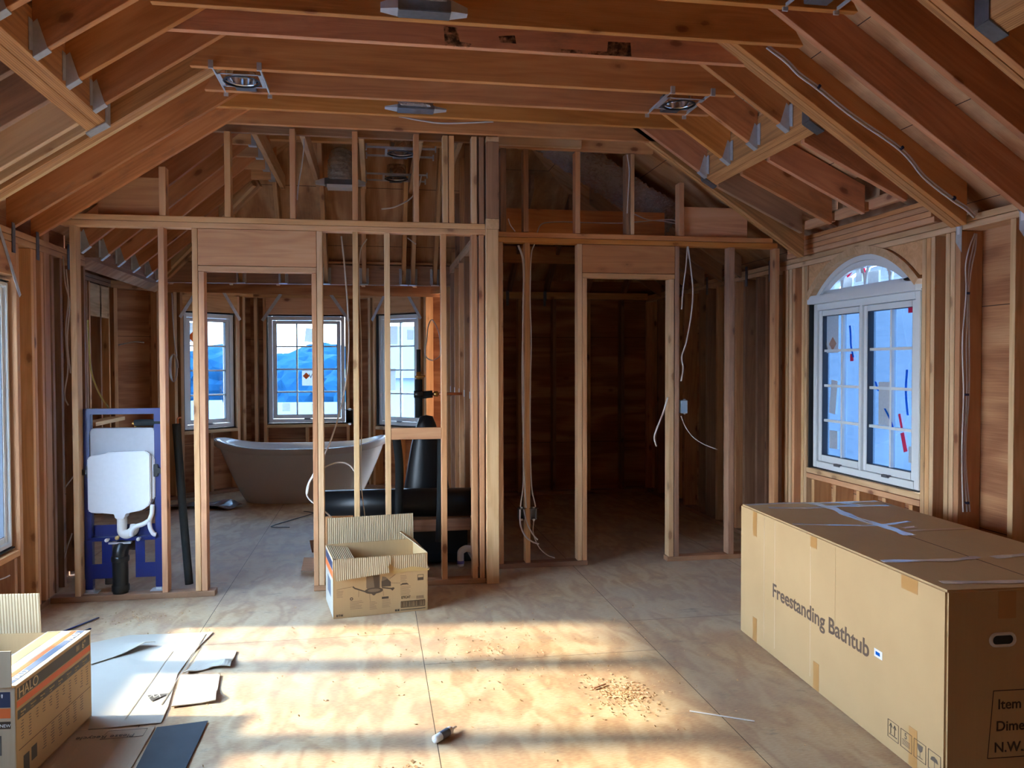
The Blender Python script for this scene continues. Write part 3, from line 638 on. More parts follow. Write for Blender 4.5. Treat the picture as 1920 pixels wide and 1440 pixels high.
# ------------------------------------------------------------------ right wall
def rstud(y0, y1, z0, z1, label, mat=STUD, group=None, d=D6-.001):
    return timber('wall_stud', label, 'stud', XR, XR+d, y0, y1, z0, z1, mat, group)
timber('bottom_plate', 'bottom plate along the right wall', 'plate', XR, XR+D6, -1.65, 9.2, 0, .038, DARKW)
timber('top_plate', 'lower top plate on the right wall above the arched window', 'plate', XR, XR+D6, -1.65, 9.2, 2.222, 2.258, PALE)
timber('top_plate', 'upper top plate on the right wall above the arched window', 'plate', XR, XR+D6, -1.65, 9.2, 2.259, 2.296, PALE)
R = [(5.905, 5.943, PINK, 'reddish stud in the right wall at the closet partition'), (5.860, 5.898, PALE, 'pale stud of the cluster at the closet end of the right wall'), (5.800, 5.838, PALE, 'third stud of the cluster at the closet end of the right wall'), (5.750, 5.788, PINK, 'stud ending the cluster left of the arched window'),
     (5.614, 5.652, PALE, 'outer pale stud on the left side of the arched window'), (5.572, 5.610, PALE, 'inner pale stud on the left side of the arched window'),
     (4.262, 4.298, PALE, 'innermost stud on the right side of the arched window'), (4.222, 4.260, STUD, 'middle stud on the right side of the arched window'), (4.185, 4.221, PALE, 'outer stud of the trio on the right side of the arched window'),
     (4.062, 4.100, PALE, 'first pale stud of the group left of the vertical white cable'), (4.022, 4.060, PALE, 'middle pale stud of the group left of the vertical white cable'), (3.980, 4.020, PINK, 'last stud of the group left of the vertical white cable'),
     (3.592, 3.630, PALE, 'single pale stud at the right edge of the view'), (3.18, 3.22, DARKW, 'right wall stud beyond the right edge of the view'), (2.78, 2.82, DARKW, 'right wall stud beside the near end of the large box'), (2.37, 2.41, DARKW, 'right wall stud behind the camera side of the large box')]
for y0, y1, mt, lb in R: rstud(y0, y1, .038, 2.221, lb, mt)
for k in range(8):
    y = 6.36+k*.403; pair = k in (2,)
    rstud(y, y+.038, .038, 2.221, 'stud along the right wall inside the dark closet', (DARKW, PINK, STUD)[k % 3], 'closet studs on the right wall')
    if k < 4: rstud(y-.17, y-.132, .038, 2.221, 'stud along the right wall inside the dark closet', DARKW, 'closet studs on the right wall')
timber('window_sill_plate', 'upper sill plank under the arched window', 'plate', XR, XR+D6, 4.30, 5.57, .695, .733, PALE)
timber('window_sill_plate', 'lower sill plank under the arched window', 'plate', XR, XR+D6, 4.30, 5.57, .655, .693, PINK)
for k, y in enumerate((4.36, 4.62, 4.90, 5.18, 5.46)): rstud(y, y+.038, .038, .653, 'short stud under the arched window sill', STUD, 'short studs below the arched window')
# built-up courses over the arched window
for k, (z0, z1, ya, yb, mt, lb) in enumerate(((2.298, 2.334, 4.17, 5.84, PINK, 'lowest'), (2.335, 2.371, 4.20, 5.84, PINK, 'second'), (2.372, 2.408, 4.20, 5.84, PINK, 'third'), (2.409, 2.44, 4.22, 5.84, JOIST, 'topmost'))):
    timber('packing_course', lb+' reddish plank of the stacked courses above the arched window', 'plank', XR-.02+.004*k, XR+.12, ya, yb, z0, z1, mt)
for k in range(3):
    ya = 4.25+k*.375
    timber('rafter_block', 'upright reddish block between the short dormer rafters, '+('nearest the camera', 'in the middle', 'nearest the closet')[k], 'block', 2.99, 3.028, ya-.0, ya+.33, 2.441, 2.50, PINK)

# arched window header: a board with the arch cut out, and a bent plywood ring
AY, AZ0, AR, AH = 4.955, 1.985, .833, .245          # centre Y, spring height, radius, rise
acz = AZ0+AH-AR
half = math.asin((1.19/2+.01)/AR)
def arc_pts(r, n=20, h=half): return [(AY+r*math.sin(-h+2*h*k/n), acz+r*math.cos(-h+2*h*k/n)) for k in range(n+1)]
def arc_band(name, r0, r1, x0, x1, mat, h=half, parent=None):
    a, b = arc_pts(r0, 24, h), arc_pts(r1, 24, h); bm = bmesh.new()
    for k in range(24):
        v = [(x0, *a[k]), (x0, *a[k+1]), (x0, *b[k+1]), (x0, *b[k]), (x1, *a[k]), (x1, *a[k+1]), (x1, *b[k+1]), (x1, *b[k])]
        add_hexa(bm, v)
    bmesh.ops.remove_doubles(bm, verts=bm.verts, dist=1e-5)
    return link(name, mesh_of(bm, name), mat, parent)
tag(arc_band('arch_ring', AR-.010, AR+.040, XR-.006, XR+D6, PALE, half*1.0), 'bent plywood ring around the arched window top', 'trim')
def arch_fill(name, r, x0, x1, ya, yb, ztop, mat, zmin=AZ0):
    bm = bmesh.new(); N = 40; Y_ = [ya+(yb-ya)*k/N for k in range(N+1)]
    def zz(y):
        d = abs(y-AY); return min(ztop-.002, max(zmin, acz+math.sqrt(r*r-d*d)))
    for y0, y1 in zip(Y_, Y_[1:]): add_hexa(bm, [(x0, y0, zz(y0)), (x1, y0, zz(y0)), (x1, y1, zz(y1)), (x0, y1, zz(y1)), (x0, y0, ztop), (x1, y0, ztop), (x1, y1, ztop), (x0, y1, ztop)])
    bmesh.ops.remove_doubles(bm, verts=bm.verts, dist=1e-5)
    return link(name, mesh_of(bm, name), mat)
tag(arch_fill('wall_right_arch', AR+.01, XR+D6-.004, XR+D6+.012, 4.24, 5.60, 2.33, SHEATH, 1.93), kind='structure')
tag(arch_fill('arch_header', AR+.046, XR+.012, XR+.05, 4.30, 5.571, 2.221, STUD, 2.02), 'header board cut to an arch over the window on the right wall', 'header')

# ------------------------------------------------------------------ turret plates and framing
def seg(a, b): return Vector((a[0], a[1], 0)), Vector((b[0], b[1], 0))
def wall_timber(name, label, cat, a, b, s0, s1, z0, z1, mat, group=None, d=D6-.002, d0=0.0):
    """timber in a turret facet: s along the facet, depth outwards (left of a->b)"""
    A, B = seg(a, b); u = (B-A).normalized(); n = Vector((-u.y, u.x, 0))
    p = [A+u*s0+n*d0, A+u*s1+n*d0, A+u*s1+n*d, A+u*s0+n*d]
    v = [q_+Vector((0, 0, z0)) for q_ in p]+[q_+Vector((0, 0, z1)) for q_ in p]
    xd = Vector((0, 0, 1)) if (z1-z0) > (s1-s0) else u
    return tag(hexa(name, v, xd, mat), label, cat, group)
FAC = [('the far left turret corner', BA, BB, None), ('the left bay window', BB, BC, WBL), ('the centre bay window', BC, BD, WBC), ('the right bay window', BD, BE, WBR)]
TP = 2.386
for nm, a, b, wn in FAC:
    L = math.dist(a, b)
    for z0, lb in ((TP-.076, 'lower'), (TP-.037, 'upper')):
        wall_timber('top_plate', lb+' top plate over '+nm, 'plate', a, b, -.01, L+.01, z0, z0+.037, STUD)
    wall_timber('bottom_plate', 'bottom plate under '+nm, 'plate', a, b, 0, L, 0, .038, DARKW)
    if wn:
        s0, s1, z0, z1 = wn
        wall_timber('window_header', 'header board over '+nm, 'header', a, b, s0-.02, s1+.02, z1+.01, TP-.077, PINK if 'centre' in nm else STUD, d=.06)
        wall_timber('wall_stud', 'stud on the left side of '+nm, 'stud', a, b, s0-.045, s0-.008, .038, TP-.077, STUD)
        wall_timber('wall_stud', 'stud on the right side of '+nm, 'stud', a, b, s1+.008, s1+.045, .038, TP-.077, STUD)
        wall_timber('wall_stud', 'outer stud left of '+nm, 'stud', a, b, .005 if s0 < .2 else s0-.12, .042 if s0 < .2 else s0-.083, .038, TP-.077, PALE)
        if L-s1 > .14: wall_timber('wall_stud', 'outer stud right of '+nm, 'stud', a, b, s1+.085, s1+.122, .038, TP-.077, PALE)
        wall_timber('window_sill_plate', 'rough sill plank under '+nm, 'plate', a, b, s0-.008, s1+.008, z0-.045, z0-.008, PALE)
        wall_timber('wall_stud', 'short stud below '+nm, 'stud', a, b, (s0+s1)/2-.02, (s0+s1)/2+.018, .038, z0-.046, STUD)
    else:
        wall_timber('wall_stud', 'stud at '+nm, 'stud', a, b, .02, .058, .038, TP-.077, STUD)
        wall_timber('wall_stud', 'second stud at '+nm, 'stud', a, b, L-.045, L-.008, .038, TP-.077, STUD)
TLX = -2.70
for z0, lb in ((TP-.076, 'lower'), (TP-.037, 'upper')):
    timber('top_plate', lb+' top plate on the left turret wall', 'plate', TLX-D6, TLX, 6.28, 9.07, z0, z0+.037, DARKW)
for k, y in enumerate((6.6, 7.0, 7.45, 7.9, 8.32, 8.40, 8.72, 8.98)):
    timber('wall_stud', 'stud along the left wall of the bathroom turret', 'stud', TLX-D6+.001, TLX, y, y+.038, 0, TP-.077, (DARKW, STUD)[k % 2], 'studs of the left turret wall')
timber('window_header', 'pale header board on the left turret wall, upper left of the toilet frame', 'header', TLX-.03, TLX+.0, 8.44, 9.0, 1.98, 2.30, PALE)
timber('notch_board', 'pale slanted shelf board on the left turret wall behind the toilet cistern', 'board', TLX+.0, TLX+.14, 8.1, 9.0, .93, .97, PALE)
# beams over the turret opening
timber('turret_beam', 'dark laminated beam across the opening to the bay, with metal hangers', 'beam', -1.95, .80, 7.93, 8.02, 2.262, 2.45, DARKW)
timber('turret_beam', 'laminated beam along the left bathroom ceiling, with metal hangers', 'beam', -2.03, -1.945, 6.20, 8.02, 2.262, 2.44, DARKW)
for k in range(5):
    y = 6.45+k*.33
    timber('soffit_joist', 'flat joist over the left turret strip', 'joist', -2.70, -2.035, y, y+.038, 2.35, 2.43, DARKW, 'flat joists over the left turret strip')
for k, (x, dx) in enumerate(((-1.75, -.5), (-1.35, -.3), (-.95, -.15), (-.6, .0), (-.2, .12), (.2, .3), (.5, .35))):
    beam3('turret_joist', 'flat joist fanning from the dark beam to the bay wall', 'joist', (x, 8.03, 2.38), (x+dx, 10.05 if abs(x+.8) < .65 else 9.6, 2.38), .038, .07, STUD, 'flat joists fanning over the bay')
# bathroom rafters, left slope and hip slope
zbl = lambda x: 2.262+.83*(x+1.94)
zhb = lambda y: 2.272+1.2*(7.93-y)
for k, y in enumerate((5.90, 6.30, 6.68, 7.08, 7.47, 7.80)):
    xe = -.80 if y < 7.1 else -1.94+(7.93-y)*1.2/.83-.06
    o = slope_x('bath_rafter', ('first', 'second', 'third', 'fourth', 'fifth', 'sixth')[k]+' sloping rafter over the left of the bathroom, counted from the partition', 'rafter', -1.943, zbl(-1.943), xe, zbl(xe), y, y+.038, .235, RAFT)
    bpy.context.view_layer.update(); hanger(o, -1.942, y, zbl(-1.942), .038, 1, zbl)
for k, x in enumerate((-1.22, -.84, -.446, -.092, .282, .369, .58)):
    yt = max(7.93-(x+1.94)*.83/1.2+.05, 6.60)
    o = slope_y('bath_rafter', ('first', 'second', 'third', 'fourth', 'fifth', 'sixth', 'seventh')[k]+' rafter rising from the dark beam over the bay, from the left', 'rafter', 7.928, zhb(7.928), yt, zhb(yt), x-.019, x+.019, .26, STUD)
    bpy.context.view_layer.update()
    bm = bmesh.new()
    add_box(bm, x-.036, x+.036, 7.86, 7.928, 2.258, 2.266); add_box(bm, x-.024, x-.021, 7.86, 7.928, 2.262, 2.40); add_box(bm, x+.021, x+.024, 7.86, 7.928, 2.262, 2.40)
    add_box(bm, x-.045, x-.021, 7.924, 7.928, 2.27, 2.42); add_box(bm, x+.021, x+.045, 7.924, 7.928, 2.27, 2.42)
    h_ = link('joist_hanger', mesh_of(bm, 'joist_hanger'), STEEL); h_.parent = o; h_.matrix_parent_inverse = o.matrix_world.inverted()
beam3('hip_rafter', 'hip rafter rising from the left end of the dark beam', 'rafter', (-1.93, 7.91, 2.28), (-1.0, 7.27, 3.03), .04, .14, PALE)
beam3('hip_rafter', 'second ply of the hip rafter rising from the dark beam', 'rafter', (-1.93+.05, 7.94, 2.28), (-1.0+.05, 7.30, 3.03), .035, .14, STUD)
# ceiling joists over the bathroom that run away from the partition
for k, (x, y1) in enumerate(((-.785, 7.45), (-.472, 7.42), (-.08, 7.48), (.327, 7.46), (.60, 7.4))):
    timber('bath_joist', ('leftmost', 'second', 'third', 'fourth', 'fifth')[k]+' flat joist over the bathroom running away from the partition', 'joist', x-.019, x+.019, YL+.135, y1, 3.04, 3.17, PALE)
for k, y in enumerate((5.95, 6.30, 6.69, 7.05)):
    o = timber('bath_joist', ('first', 'second', 'third', 'fourth')[k]+' short cross joist hung on the leftmost bathroom ceiling joist', 'joist', -1.0-.0, -.806, y, y+.038, 3.04, 3.16, STUD)
    bpy.context.view_layer.update()
    bm = bmesh.new(); add_box(bm, -.86, -.806, y-.004, y+.042, 3.030, 3.038); add_box(bm, -.84, -.806, y-.006, y-.002, 3.032, 3.14)
    h_ = link('joist_hanger', mesh_of(bm, 'joist_hanger'), STEEL); h_.parent = o; h_.matrix_parent_inverse = o.matrix_world.inverted()
timber('cross_board', 'board laid across the bathroom ceiling joists beside the light cans', 'board', -.76, .56, 6.30, 6.36, 3.175, 3.26, STUD)
# side wall between bathroom and closet
SWX = .722
for k in range(9):
    y = 5.80+k*.405
    timber('wall_stud', 'stud of the side wall between bathroom and closet', 'stud', SWX, SWX+.089, y, y+.038, .038, PT, (STUD, PINK, DARKW)[k % 3], 'studs of the bathroom side wall')
    o = COL.objects[-1]
    if 0 < k < 6:
        pl = boxes('nail_plate', [(SWX-.002, SWX, y+.002, y+.036, 1.235, 1.29)], WHITEV); bpy.context.view_layer.update(); pl.parent = o; pl.matrix_parent_inverse = o.matrix_world.inverted()
        tag(pl, 'white metal nail plate')
    if k < 7: timber('wall_stud', 'upper stud of the bathroom side wall', 'stud', SWX+.02, SWX+.109, y+.1, y+.138, PT+.077, 3.3, (DARKW, STUD)[k % 2], 'upper studs of the bathroom side wall')
timber('top_plate', 'lower top plate of the side wall between bathroom and closet', 'plate', SWX, SWX+.089, 5.64, 9.2, PT+.001, PT+.038, STUD)
timber('top_plate', 'upper top plate of the side wall between bathroom and closet', 'plate', SWX, SWX+.089, 5.64, 9.2, PT+.039, PT+.076, PALE)
timber('bottom_plate', 'bottom plate of the side wall between bathroom and closet', 'plate', SWX, SWX+.089, 5.64, 9.2, 0, .038, DARKW)
tag(boxes('wall_closet_side', [(SWX+.09, SWX+.102, 5.96, 9.24, 0, 2.37)], SHEATH), kind='structure')
# closet back wall
for k in range(6):
    x = 1.20+k*.405-.25*(k == 9)
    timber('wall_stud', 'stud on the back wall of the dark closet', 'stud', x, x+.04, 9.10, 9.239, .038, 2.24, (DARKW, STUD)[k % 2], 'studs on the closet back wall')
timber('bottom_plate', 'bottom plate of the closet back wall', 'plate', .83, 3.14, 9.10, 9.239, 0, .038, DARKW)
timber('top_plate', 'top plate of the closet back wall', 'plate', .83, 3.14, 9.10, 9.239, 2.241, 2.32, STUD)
timber('closet_beam', 'reddish beam crossing the dark closet ceiling', 'beam', .83, 2.2, 8.58, 8.62, 2.58, 2.76, JOIST)
for k, x in enumerate((1.50, 1.93, 2.4, 2.85)):
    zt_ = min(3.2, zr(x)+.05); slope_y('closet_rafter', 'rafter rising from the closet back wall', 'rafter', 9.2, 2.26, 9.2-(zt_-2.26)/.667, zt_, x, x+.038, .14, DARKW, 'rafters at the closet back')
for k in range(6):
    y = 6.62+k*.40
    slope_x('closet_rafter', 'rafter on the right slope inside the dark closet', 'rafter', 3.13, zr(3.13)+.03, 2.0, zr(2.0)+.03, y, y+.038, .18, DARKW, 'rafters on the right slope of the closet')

# ------------------------------------------------------------------ windows
def local(o, parent): o.parent = parent; return o
def window(n, org, xd, yd, W, H, cols, rows, glass_mat, sashes=1, sill=True, film=None, fw=.045, st=.042):
    """window unit: org = lower left inner corner of the frame, xd along the width, yd outwards"""
    r = empty('window_%d' % n); tag(r, kind='structure')
    r.matrix_world = frame_m(org, xd, yd) @ Matrix.Identity(4)
    x, y = Vector(xd).normalized(), Vector(yd).normalized(); z = x.cross(y)
    sz = 1 if z.z > 0 else -1
    M = Matrix((x, y, z*sz)).transposed().to_4x4(); M.translation = Vector(org); r.matrix_world = M
    boxes('window_frame', [(0, fw, 0, .10, 0, H), (W-fw, W, 0, .10, 0, H), (fw, W-fw, 0, .10, 0, fw), (fw, W-fw, 0, .10, H-fw, H)], WHITEV, r, .003)
    bw = (W-2*fw)/sashes
    for k in range(sashes):
        a, b = fw+k*bw+.004, fw+(k+1)*bw-.004; t = st
        s = boxes('sash', [(a, a+t, .014, .075, fw+.004, H-fw-.004), (b-t, b, .014, .075, fw+.004, H-fw-.004), (a+t, b-t, .014, .075, fw+.004, fw+t+.008), (a+t, b-t, .014, .075, H-fw-t, H-fw-.004)], WHITEV, r, .003)
        ga, gb, gc, gd = a+t, b-t, fw+t+.008, H-fw-t
        boxes('glass_pane', [(ga, gb, .046, .048, gc, gd)], glass_mat, s)
        boxes('gasket', [(ga, ga+.004, .018, .06, gc, gd), (gb-.004, gb, .018, .06, gc, gd), (ga, gb, .018, .06, gc, gc+.003), (ga, gb, .018, .06, gd-.003, gd)], GREYV, s)
        mu = []
        for c in range(1, cols): xx = ga+(gb-ga)*c/cols; mu += [(xx-.009, xx+.009, .030, .060, gc, gd)]
        for q_ in range(1, rows): zz = gc+(gd-gc)*q_/rows; mu += [(ga, gb, .0305, .0595, zz-.009, zz+.009)]
        boxes('muntin_grid', mu, WHITEV, s)
        boxes('latch', [((a+b)/2-.035, (a+b)/2+.035, -.006, .014, fw-.010, fw+.008), ((a+b)/2+.01, (a+b)/2+.05, -.014, -.006, fw-.004, fw+.004)], STEELD, s)
    if sashes == 2: boxes('mullion', [(W/2-.014, W/2+.014, -.004, .10, fw, H-fw)], WHITEV, r, .003)
    if film: boxes('protective_film', [(.01, W-.01, .115, .1165, .01, H-.01)], FILM, r)
    # black flashing lining the rough opening
    boxes('flashing', [(-.012, -.006, -.03, .12, -.01, H+.012), (W+.006, W+.012, .01, .12, -.01, H+.012), (-.012, W+.012, .0, .12, H+.006, H+.012), (-.012, W+.012, -.01, .12, -.012, -.006)], FELT, r)
    return r
def on_win(parent, name, cx, cz, w_, h_, mat, rot=0, y=.040, lbl=None):
    """thin sticker or tape stuck on the pane"""
    o = boxes(name, [(-w_/2, w_/2, 0, .0006, -h_/2, h_/2)], mat, parent)
    o.matrix_local = Matrix.Translation((cx, y, cz)) @ Matrix.Rotation(rot, 4, 'Y')
    if lbl: tag(o, lbl)
    return o
def win_text(parent, s, size, cx, cz, mat, y=.0385, rot=0, mirror=False):
    M = Matrix.Translation((cx, y, cz)) @ Matrix.Rotation(rot, 4, 'Y') @ frame_m((0, 0, 0), (-1 if mirror else 1, 0, 0), (0, 0, 1))
    return text(s, size, mat, parent, M)
# left wall windows (mostly outside the frame; the first one shows its right edge)
for k, (a, b) in enumerate(LW):
    window(1+k, (XL-.035, a+.015, (.465)), (0, 1, 0), (-1, 0, 0), b-a-.03, 1.505, 2 if k == 0 else 1, 1, GLASS, 1, fw=.022, st=.032)
# bay windows
def facet_window(n, a, b, wn, **k):
    A, B = seg(a, b); u = (B-A).normalized(); nn = Vector((-u.y, u.x, 0)); s0, s1, z0, z1 = wn
    return window(n, A+u*(s0+.012)+nn*.045+Vector((0, 0, z0+.012)), u, nn, s1-s0-.024, z1-z0-.024, k.get('cols', 2), 4, GLASSB)
wbl = facet_window(5, BB, BC, WBL); wbc = facet_window(6, BC, BD, WBC, cols=3); wbr = facet_window(7, BD, BE, WBR)
on_win(wbc, 'sticker', .48, 1.07, .10, .17, PAPER, .12); on_win(wbc, 'sticker', .49, .55, .20, .20, PAPER)
on_win(wbc, 'sticker_triangle', .44, .57, .06, .06, ORANGEP, .78, .0385); win_text(wbc, 'W', .085, .47, .54, INKG, mirror=False)
on_win(wbc, 'sticker', .20, .19, .09, .10, PAPER); on_win(wbc, 'sticker', .54, .18, .08, .09, PAPER)
on_win(wbl, 'sticker', .16, 1.10, .13, .22, PAPER); on_win(wbl, 'sticker_triangle', .14, 1.05, .08, .08, ORANGEP, .78, .0385); win_text(wbl, 'W', .10, .16, 1.09, INKG)
on_win(wbr, 'sticker', .20, 1.08, .13, .22, PAPER); on_win(wbr, 'sticker', .46, 1.08, .10, .12, PAPER); on_win(wbr, 'sticker', .18, .55, .10, .26, PAPER)
# arched window on the right wall: local x runs from far (left in view) to near
WX, WY0, WY1, WZ0, WZ1 = 3.19, 5.548, 4.362, .740, 1.930
wa = window(8, (WX, WY0, WZ0), (0, -1, 0), (1, 0, 0), WY0-WY1, WZ1-WZ0, 2, 4, GLASS, 2, film=True)
boxes('shelf_rail', [(-.02, WY0-WY1+.01, -.045, .10, WZ1-WZ0+.002, WZ1-WZ0+.062)], WHITEV, wa, .004)
ACY = WY0-AY; ah0 = AZ0+.008-WZ0; ar = AR-.012; acl = acz-WZ0
def apt(r, t): return (ACY+r*math.sin(t), acl+r*math.cos(t))
hh = math.asin(min(1, (1.17/2)/ar))
def warc(name, r0, r1, y0, y1, mat, zmin=ah0, n=30):
    bm = bmesh.new(); 
    for k in range(n):
        t0, t1 = -hh+2*hh*k/n, -hh+2*hh*(k+1)/n
        q4 = []
        for r, t in ((r0, t0), (r0, t1), (r1, t1), (r1, t0)):
            x, z = apt(r, t); q4.append((x, max(z, zmin)))
        if max(z for x, z in q4) <= zmin+1e-4: continue
        add_hexa(bm, [(x, y0, z) for x, z in q4]+[(x, y1, z) for x, z in q4])
    return link(name, mesh_of(bm, name), mat, wa)
warc('arch_frame', ar-.035, ar, 0, .10, WHITEV); warc('arch_sash', ar-.075, ar-.037, .014, .075, WHITEV)
boxes('arch_sash_rail', [(.03, 1.14, .014, .075, ah0, ah0+.03)], WHITEV, wa, .002)
# glass of the arch
bm = bmesh.new(); pts = [apt(ar-.07, -hh+2*hh*k/30) for k in range(31)]; pts = [(x, z) for x, z in pts if z > ah0+.02]
pts = [(pts[0][0], ah0+.02)]+pts+[(pts[-1][0], ah0+.02)]
for yy in (.046, .048): bm.faces.new([bm.verts.new((x, yy, z)) for x, z in pts])
link('arch_glass', mesh_of(bm, 'arch_glass'), GLASS, wa)
bm = bmesh.new(); bm.faces.new([bm.verts.new((x, .116, z)) for x, z in pts]); link('arch_film', mesh_of(bm, 'arch_film'), FILM, wa)
# interlaced curved glazing bars: half circles from the rail
bm = bmesh.new(); rb = .27
for c in (.03, .30, .57, .84, 1.11):
    for s in (1,):
        P = []
        for k in range(25):
            t = math.pi*k/24; x, z = c+rb*math.cos(t), ah0+.025+rb*.92*math.sin(t)
            lim = math.hypot(x-ACY, z-acl) < ar-.06 and .04 < x < 1.13
            if lim: P.append((x, .045, z))
            elif len(P) > 1: add_tube(bm, P, .0135, 6); P = []
            else: P = []
        if len(P) > 1: add_tube(bm, P, .0135, 6)
link('curved_glazing_bars', mesh_of(bm, 'curved_glazing_bars', True), WHITEV, wa)
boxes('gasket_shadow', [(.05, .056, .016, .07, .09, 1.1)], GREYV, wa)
# stickers and tapes seen on the arched window
on_win(wa, 'sticker', .185, .97, .15, .27, PAPER); win_text(wa, 'W', .12, .13, .93, INKG, rot=math.pi)
on_win(wa, 'sticker_triangle', .19, .90, .07, .07, papery('faded_orange', (.80, .55, .45)), .78, .0385)
on_win(wa, 'sticker', .20, .52, .08, .24, PAPER, .12); on_win(wa, 'sticker', .205, .215, .10, .13, PAPER)
on_win(wa, 'sticker', .80, .50, .14, .28, PAPER); on_win(wa, 'sticker', 1.06, .20, .05, .10, PAPER)
for P in ([(.405, .036, 1.02), (.415, .036, .95), (.42, .036, .88), (.45, .036, .80)], [(1.02, .036, .72), (1.01, .036, .62), (1.015, .036, .53), (1.03, .036, .44)], [(.70, .036, .64), (.73, .036, .58)], [(.80, .036, .47), (.86, .036, .40), (.89, .036, .34)]):
    bm = bmesh.new(); C = catmull(P, 5)
    for i in range(len(C)-1):
        a, b = C[i], C[i+1]; q_ = Vector((.010, 0, 0)); h_ = Vector((0, .0006, 0))
        add_hexa(bm, [a-q_, a+q_, b+q_, b-q_, a-q_+h_, a+q_+h_, b+q_+h_, b-q_+h_])
    link('tape_strip', mesh_of(bm, 'tape_strip'), BLUET, wa)
on_win(wa, 'tape_piece', .425, .80, .04, .05, PINKT); on_win(wa, 'tape_piece', 1.06, 1.085, .08, .035, PINKT)
on_win(wa, 'tape_piece', .955, .40, .022, .09, PINKT, -.3); on_win(wa, 'tape_piece', .99, .27, .036, .12, PINKT, -.3)
for cx, cz, w_, h_, m_, r_ in ((.40, 1.38, .09, .018, PINKT, -.5), (.23, 1.33, .10, .018, PINKT, -.6), (.55, 1.38, .05, .03, PINKT, 0), (.50, 1.36, .07, .10, PAPER, 0), (.37, 1.31, .10, .09, PAPER, .1), (.66, 1.32, .12, .09, PAPER, 0), (.84, 1.40, .08, .10, PAPER, 0), (.90, 1.36, .03, .06, PINKT, .2), (.78, 1.43, .05, .02, PINKT, .3)):
    on_win(wa, 'arch_sticker', cx, cz, w_, h_, m_, r_)
# metal straps at the window heads
def strap(label, a, b, wd=.03, n=Vector((0, -1, 0))):
    a, b = Vector(a), Vector(b); d = (b-a).normalized(); s = d.cross(n).normalized()*wd/2; t = n.normalized()*.002
    bm = bmesh.new(); add_hexa(bm, [a-s, a+s, b+s, b-s, a-s+t, a+s+t, b+s+t, b-s+t])
    L = (b-a).length
    o = link('metal_strap', mesh_of(bm, 'metal_strap'), STEEL); tag(o, label, 'strap')
    return o
for nm, a, b, wn in FAC[1:]:
    A, B = seg(a, b); u = (B-A).normalized(); nn = Vector((u.y, -u.x, 0)); s0, s1, z0, z1 = wn
    for s, e, sdn in ((s0+.17, s0-.05, 'left'), (s1-.17, s1+.05, 'right')):
        strap('diagonal galvanised strap at the upper %s corner of %s' % (sdn, nm), A+u*s+nn*.004+Vector((0, 0, TP-.03)), A+u*e+nn*.004+Vector((0, 0, z1-.07)), .038, nn)
strap('diagonal galvanised strap on the header of the big left window', (XL+.003, 4.86, 2.26), (XL+.003, 5.12, 1.90), .03, Vector((1, 0, 0)))
def tie(y, label):
    bm = bmesh.new(); x = XR-.003
    v = [(x, y-.03, 2.12), (x, y+.03, 2.16), (x, y+.03, 2.30), (x, y-.03, 2.34)]
    add_hexa(bm, [(x, y-.01, 2.10), (x, y+.035, 2.16), (x, y+.035, 2.30), (x, y-.01, 2.36), (x-.003, y-.01, 2.10), (x-.003, y+.035, 2.16), (x-.003, y+.035, 2.30), (x-.003, y-.01, 2.36)])
    add_box(bm, x-.05, x-.001, y-.013, y-.010, 2.24, 2.35)
    o = link('rafter_tie', mesh_of(bm, 'rafter_tie'), STEEL); tag(o, label, 'rafter tie')
    boxes('label_patch', [(x-.0045, x-.003, y+.003, y+.023, 2.20, 2.26)], LABELW, o)
tie(3.975, 'galvanised rafter tie on the right wall plates by the white cable'); tie(3.53, 'galvanised rafter tie on the right wall plates at the right edge of view')
for k, x in enumerate((1.50, 1.93, 2.4)):
    tag(boxes('rafter_tie', [(x-.03, x-.001, 9.093, 9.098, 2.16, 2.33), (x-.003, x-.001, 9.06, 9.098, 2.22, 2.33)], STEELD), 'rafter tie on the closet back wall', 'rafter tie', 'rafter ties on the closet back wall')
for k, y in enumerate((6.15, 6.57, 6.99, 7.41)):
    tag(boxes('rafter_tie', [(XR-.006, XR-.002, y-.03, y+.01, 2.16, 2.33)], STEELD), 'rafter tie on the right wall plates inside the closet', 'rafter tie', 'rafter ties on the closet right wall')
for k, y in enumerate((5.06, 5.395, 5.90)):
    tag(boxes('rafter_tie', [(XL+.002, XL+.006, y-.035, y+.005, 2.14, 2.31)], STEELD), 'rafter tie on the left wall plates, '+('nearest the camera', 'beside the partition', 'inside the bathroom')[k], 'rafter tie')

# ------------------------------------------------------------------ outdoors beyond the bay
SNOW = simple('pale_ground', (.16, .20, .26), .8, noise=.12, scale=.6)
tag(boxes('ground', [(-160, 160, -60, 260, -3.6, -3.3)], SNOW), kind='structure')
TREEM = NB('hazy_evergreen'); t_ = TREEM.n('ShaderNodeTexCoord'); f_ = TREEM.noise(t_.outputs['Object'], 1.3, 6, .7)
TREEM.bsdf(TREEM.mix(f_, (.003, .028, .075), (.012, .07, .14)), .9, 0, .1); TREEM = TREEM.m  # distance haze and its blue cast are mixed into the tree colour
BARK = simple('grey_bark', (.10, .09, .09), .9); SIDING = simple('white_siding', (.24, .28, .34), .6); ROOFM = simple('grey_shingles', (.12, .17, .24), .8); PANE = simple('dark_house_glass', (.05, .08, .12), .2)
random.seed(11)
tl = ['broad hazy tree behind the left bay window', 'tall hazy tree at the left of the distant treeline', 'rounded hazy tree seen through the left bay window', 'hazy tree between the left and centre bay windows', 'low hazy tree at the left of the centre bay window', 'bushy hazy tree with the highest crown in the centre bay window', 'hazy tree in the middle of the centre bay window', 'hazy tree at the right of the centre bay window', 'low hazy tree between centre and right bay windows', 'wide hazy tree behind the right bay window', 'hazy tree at the right of the distant treeline', 'far hazy tree behind the centre bay window']
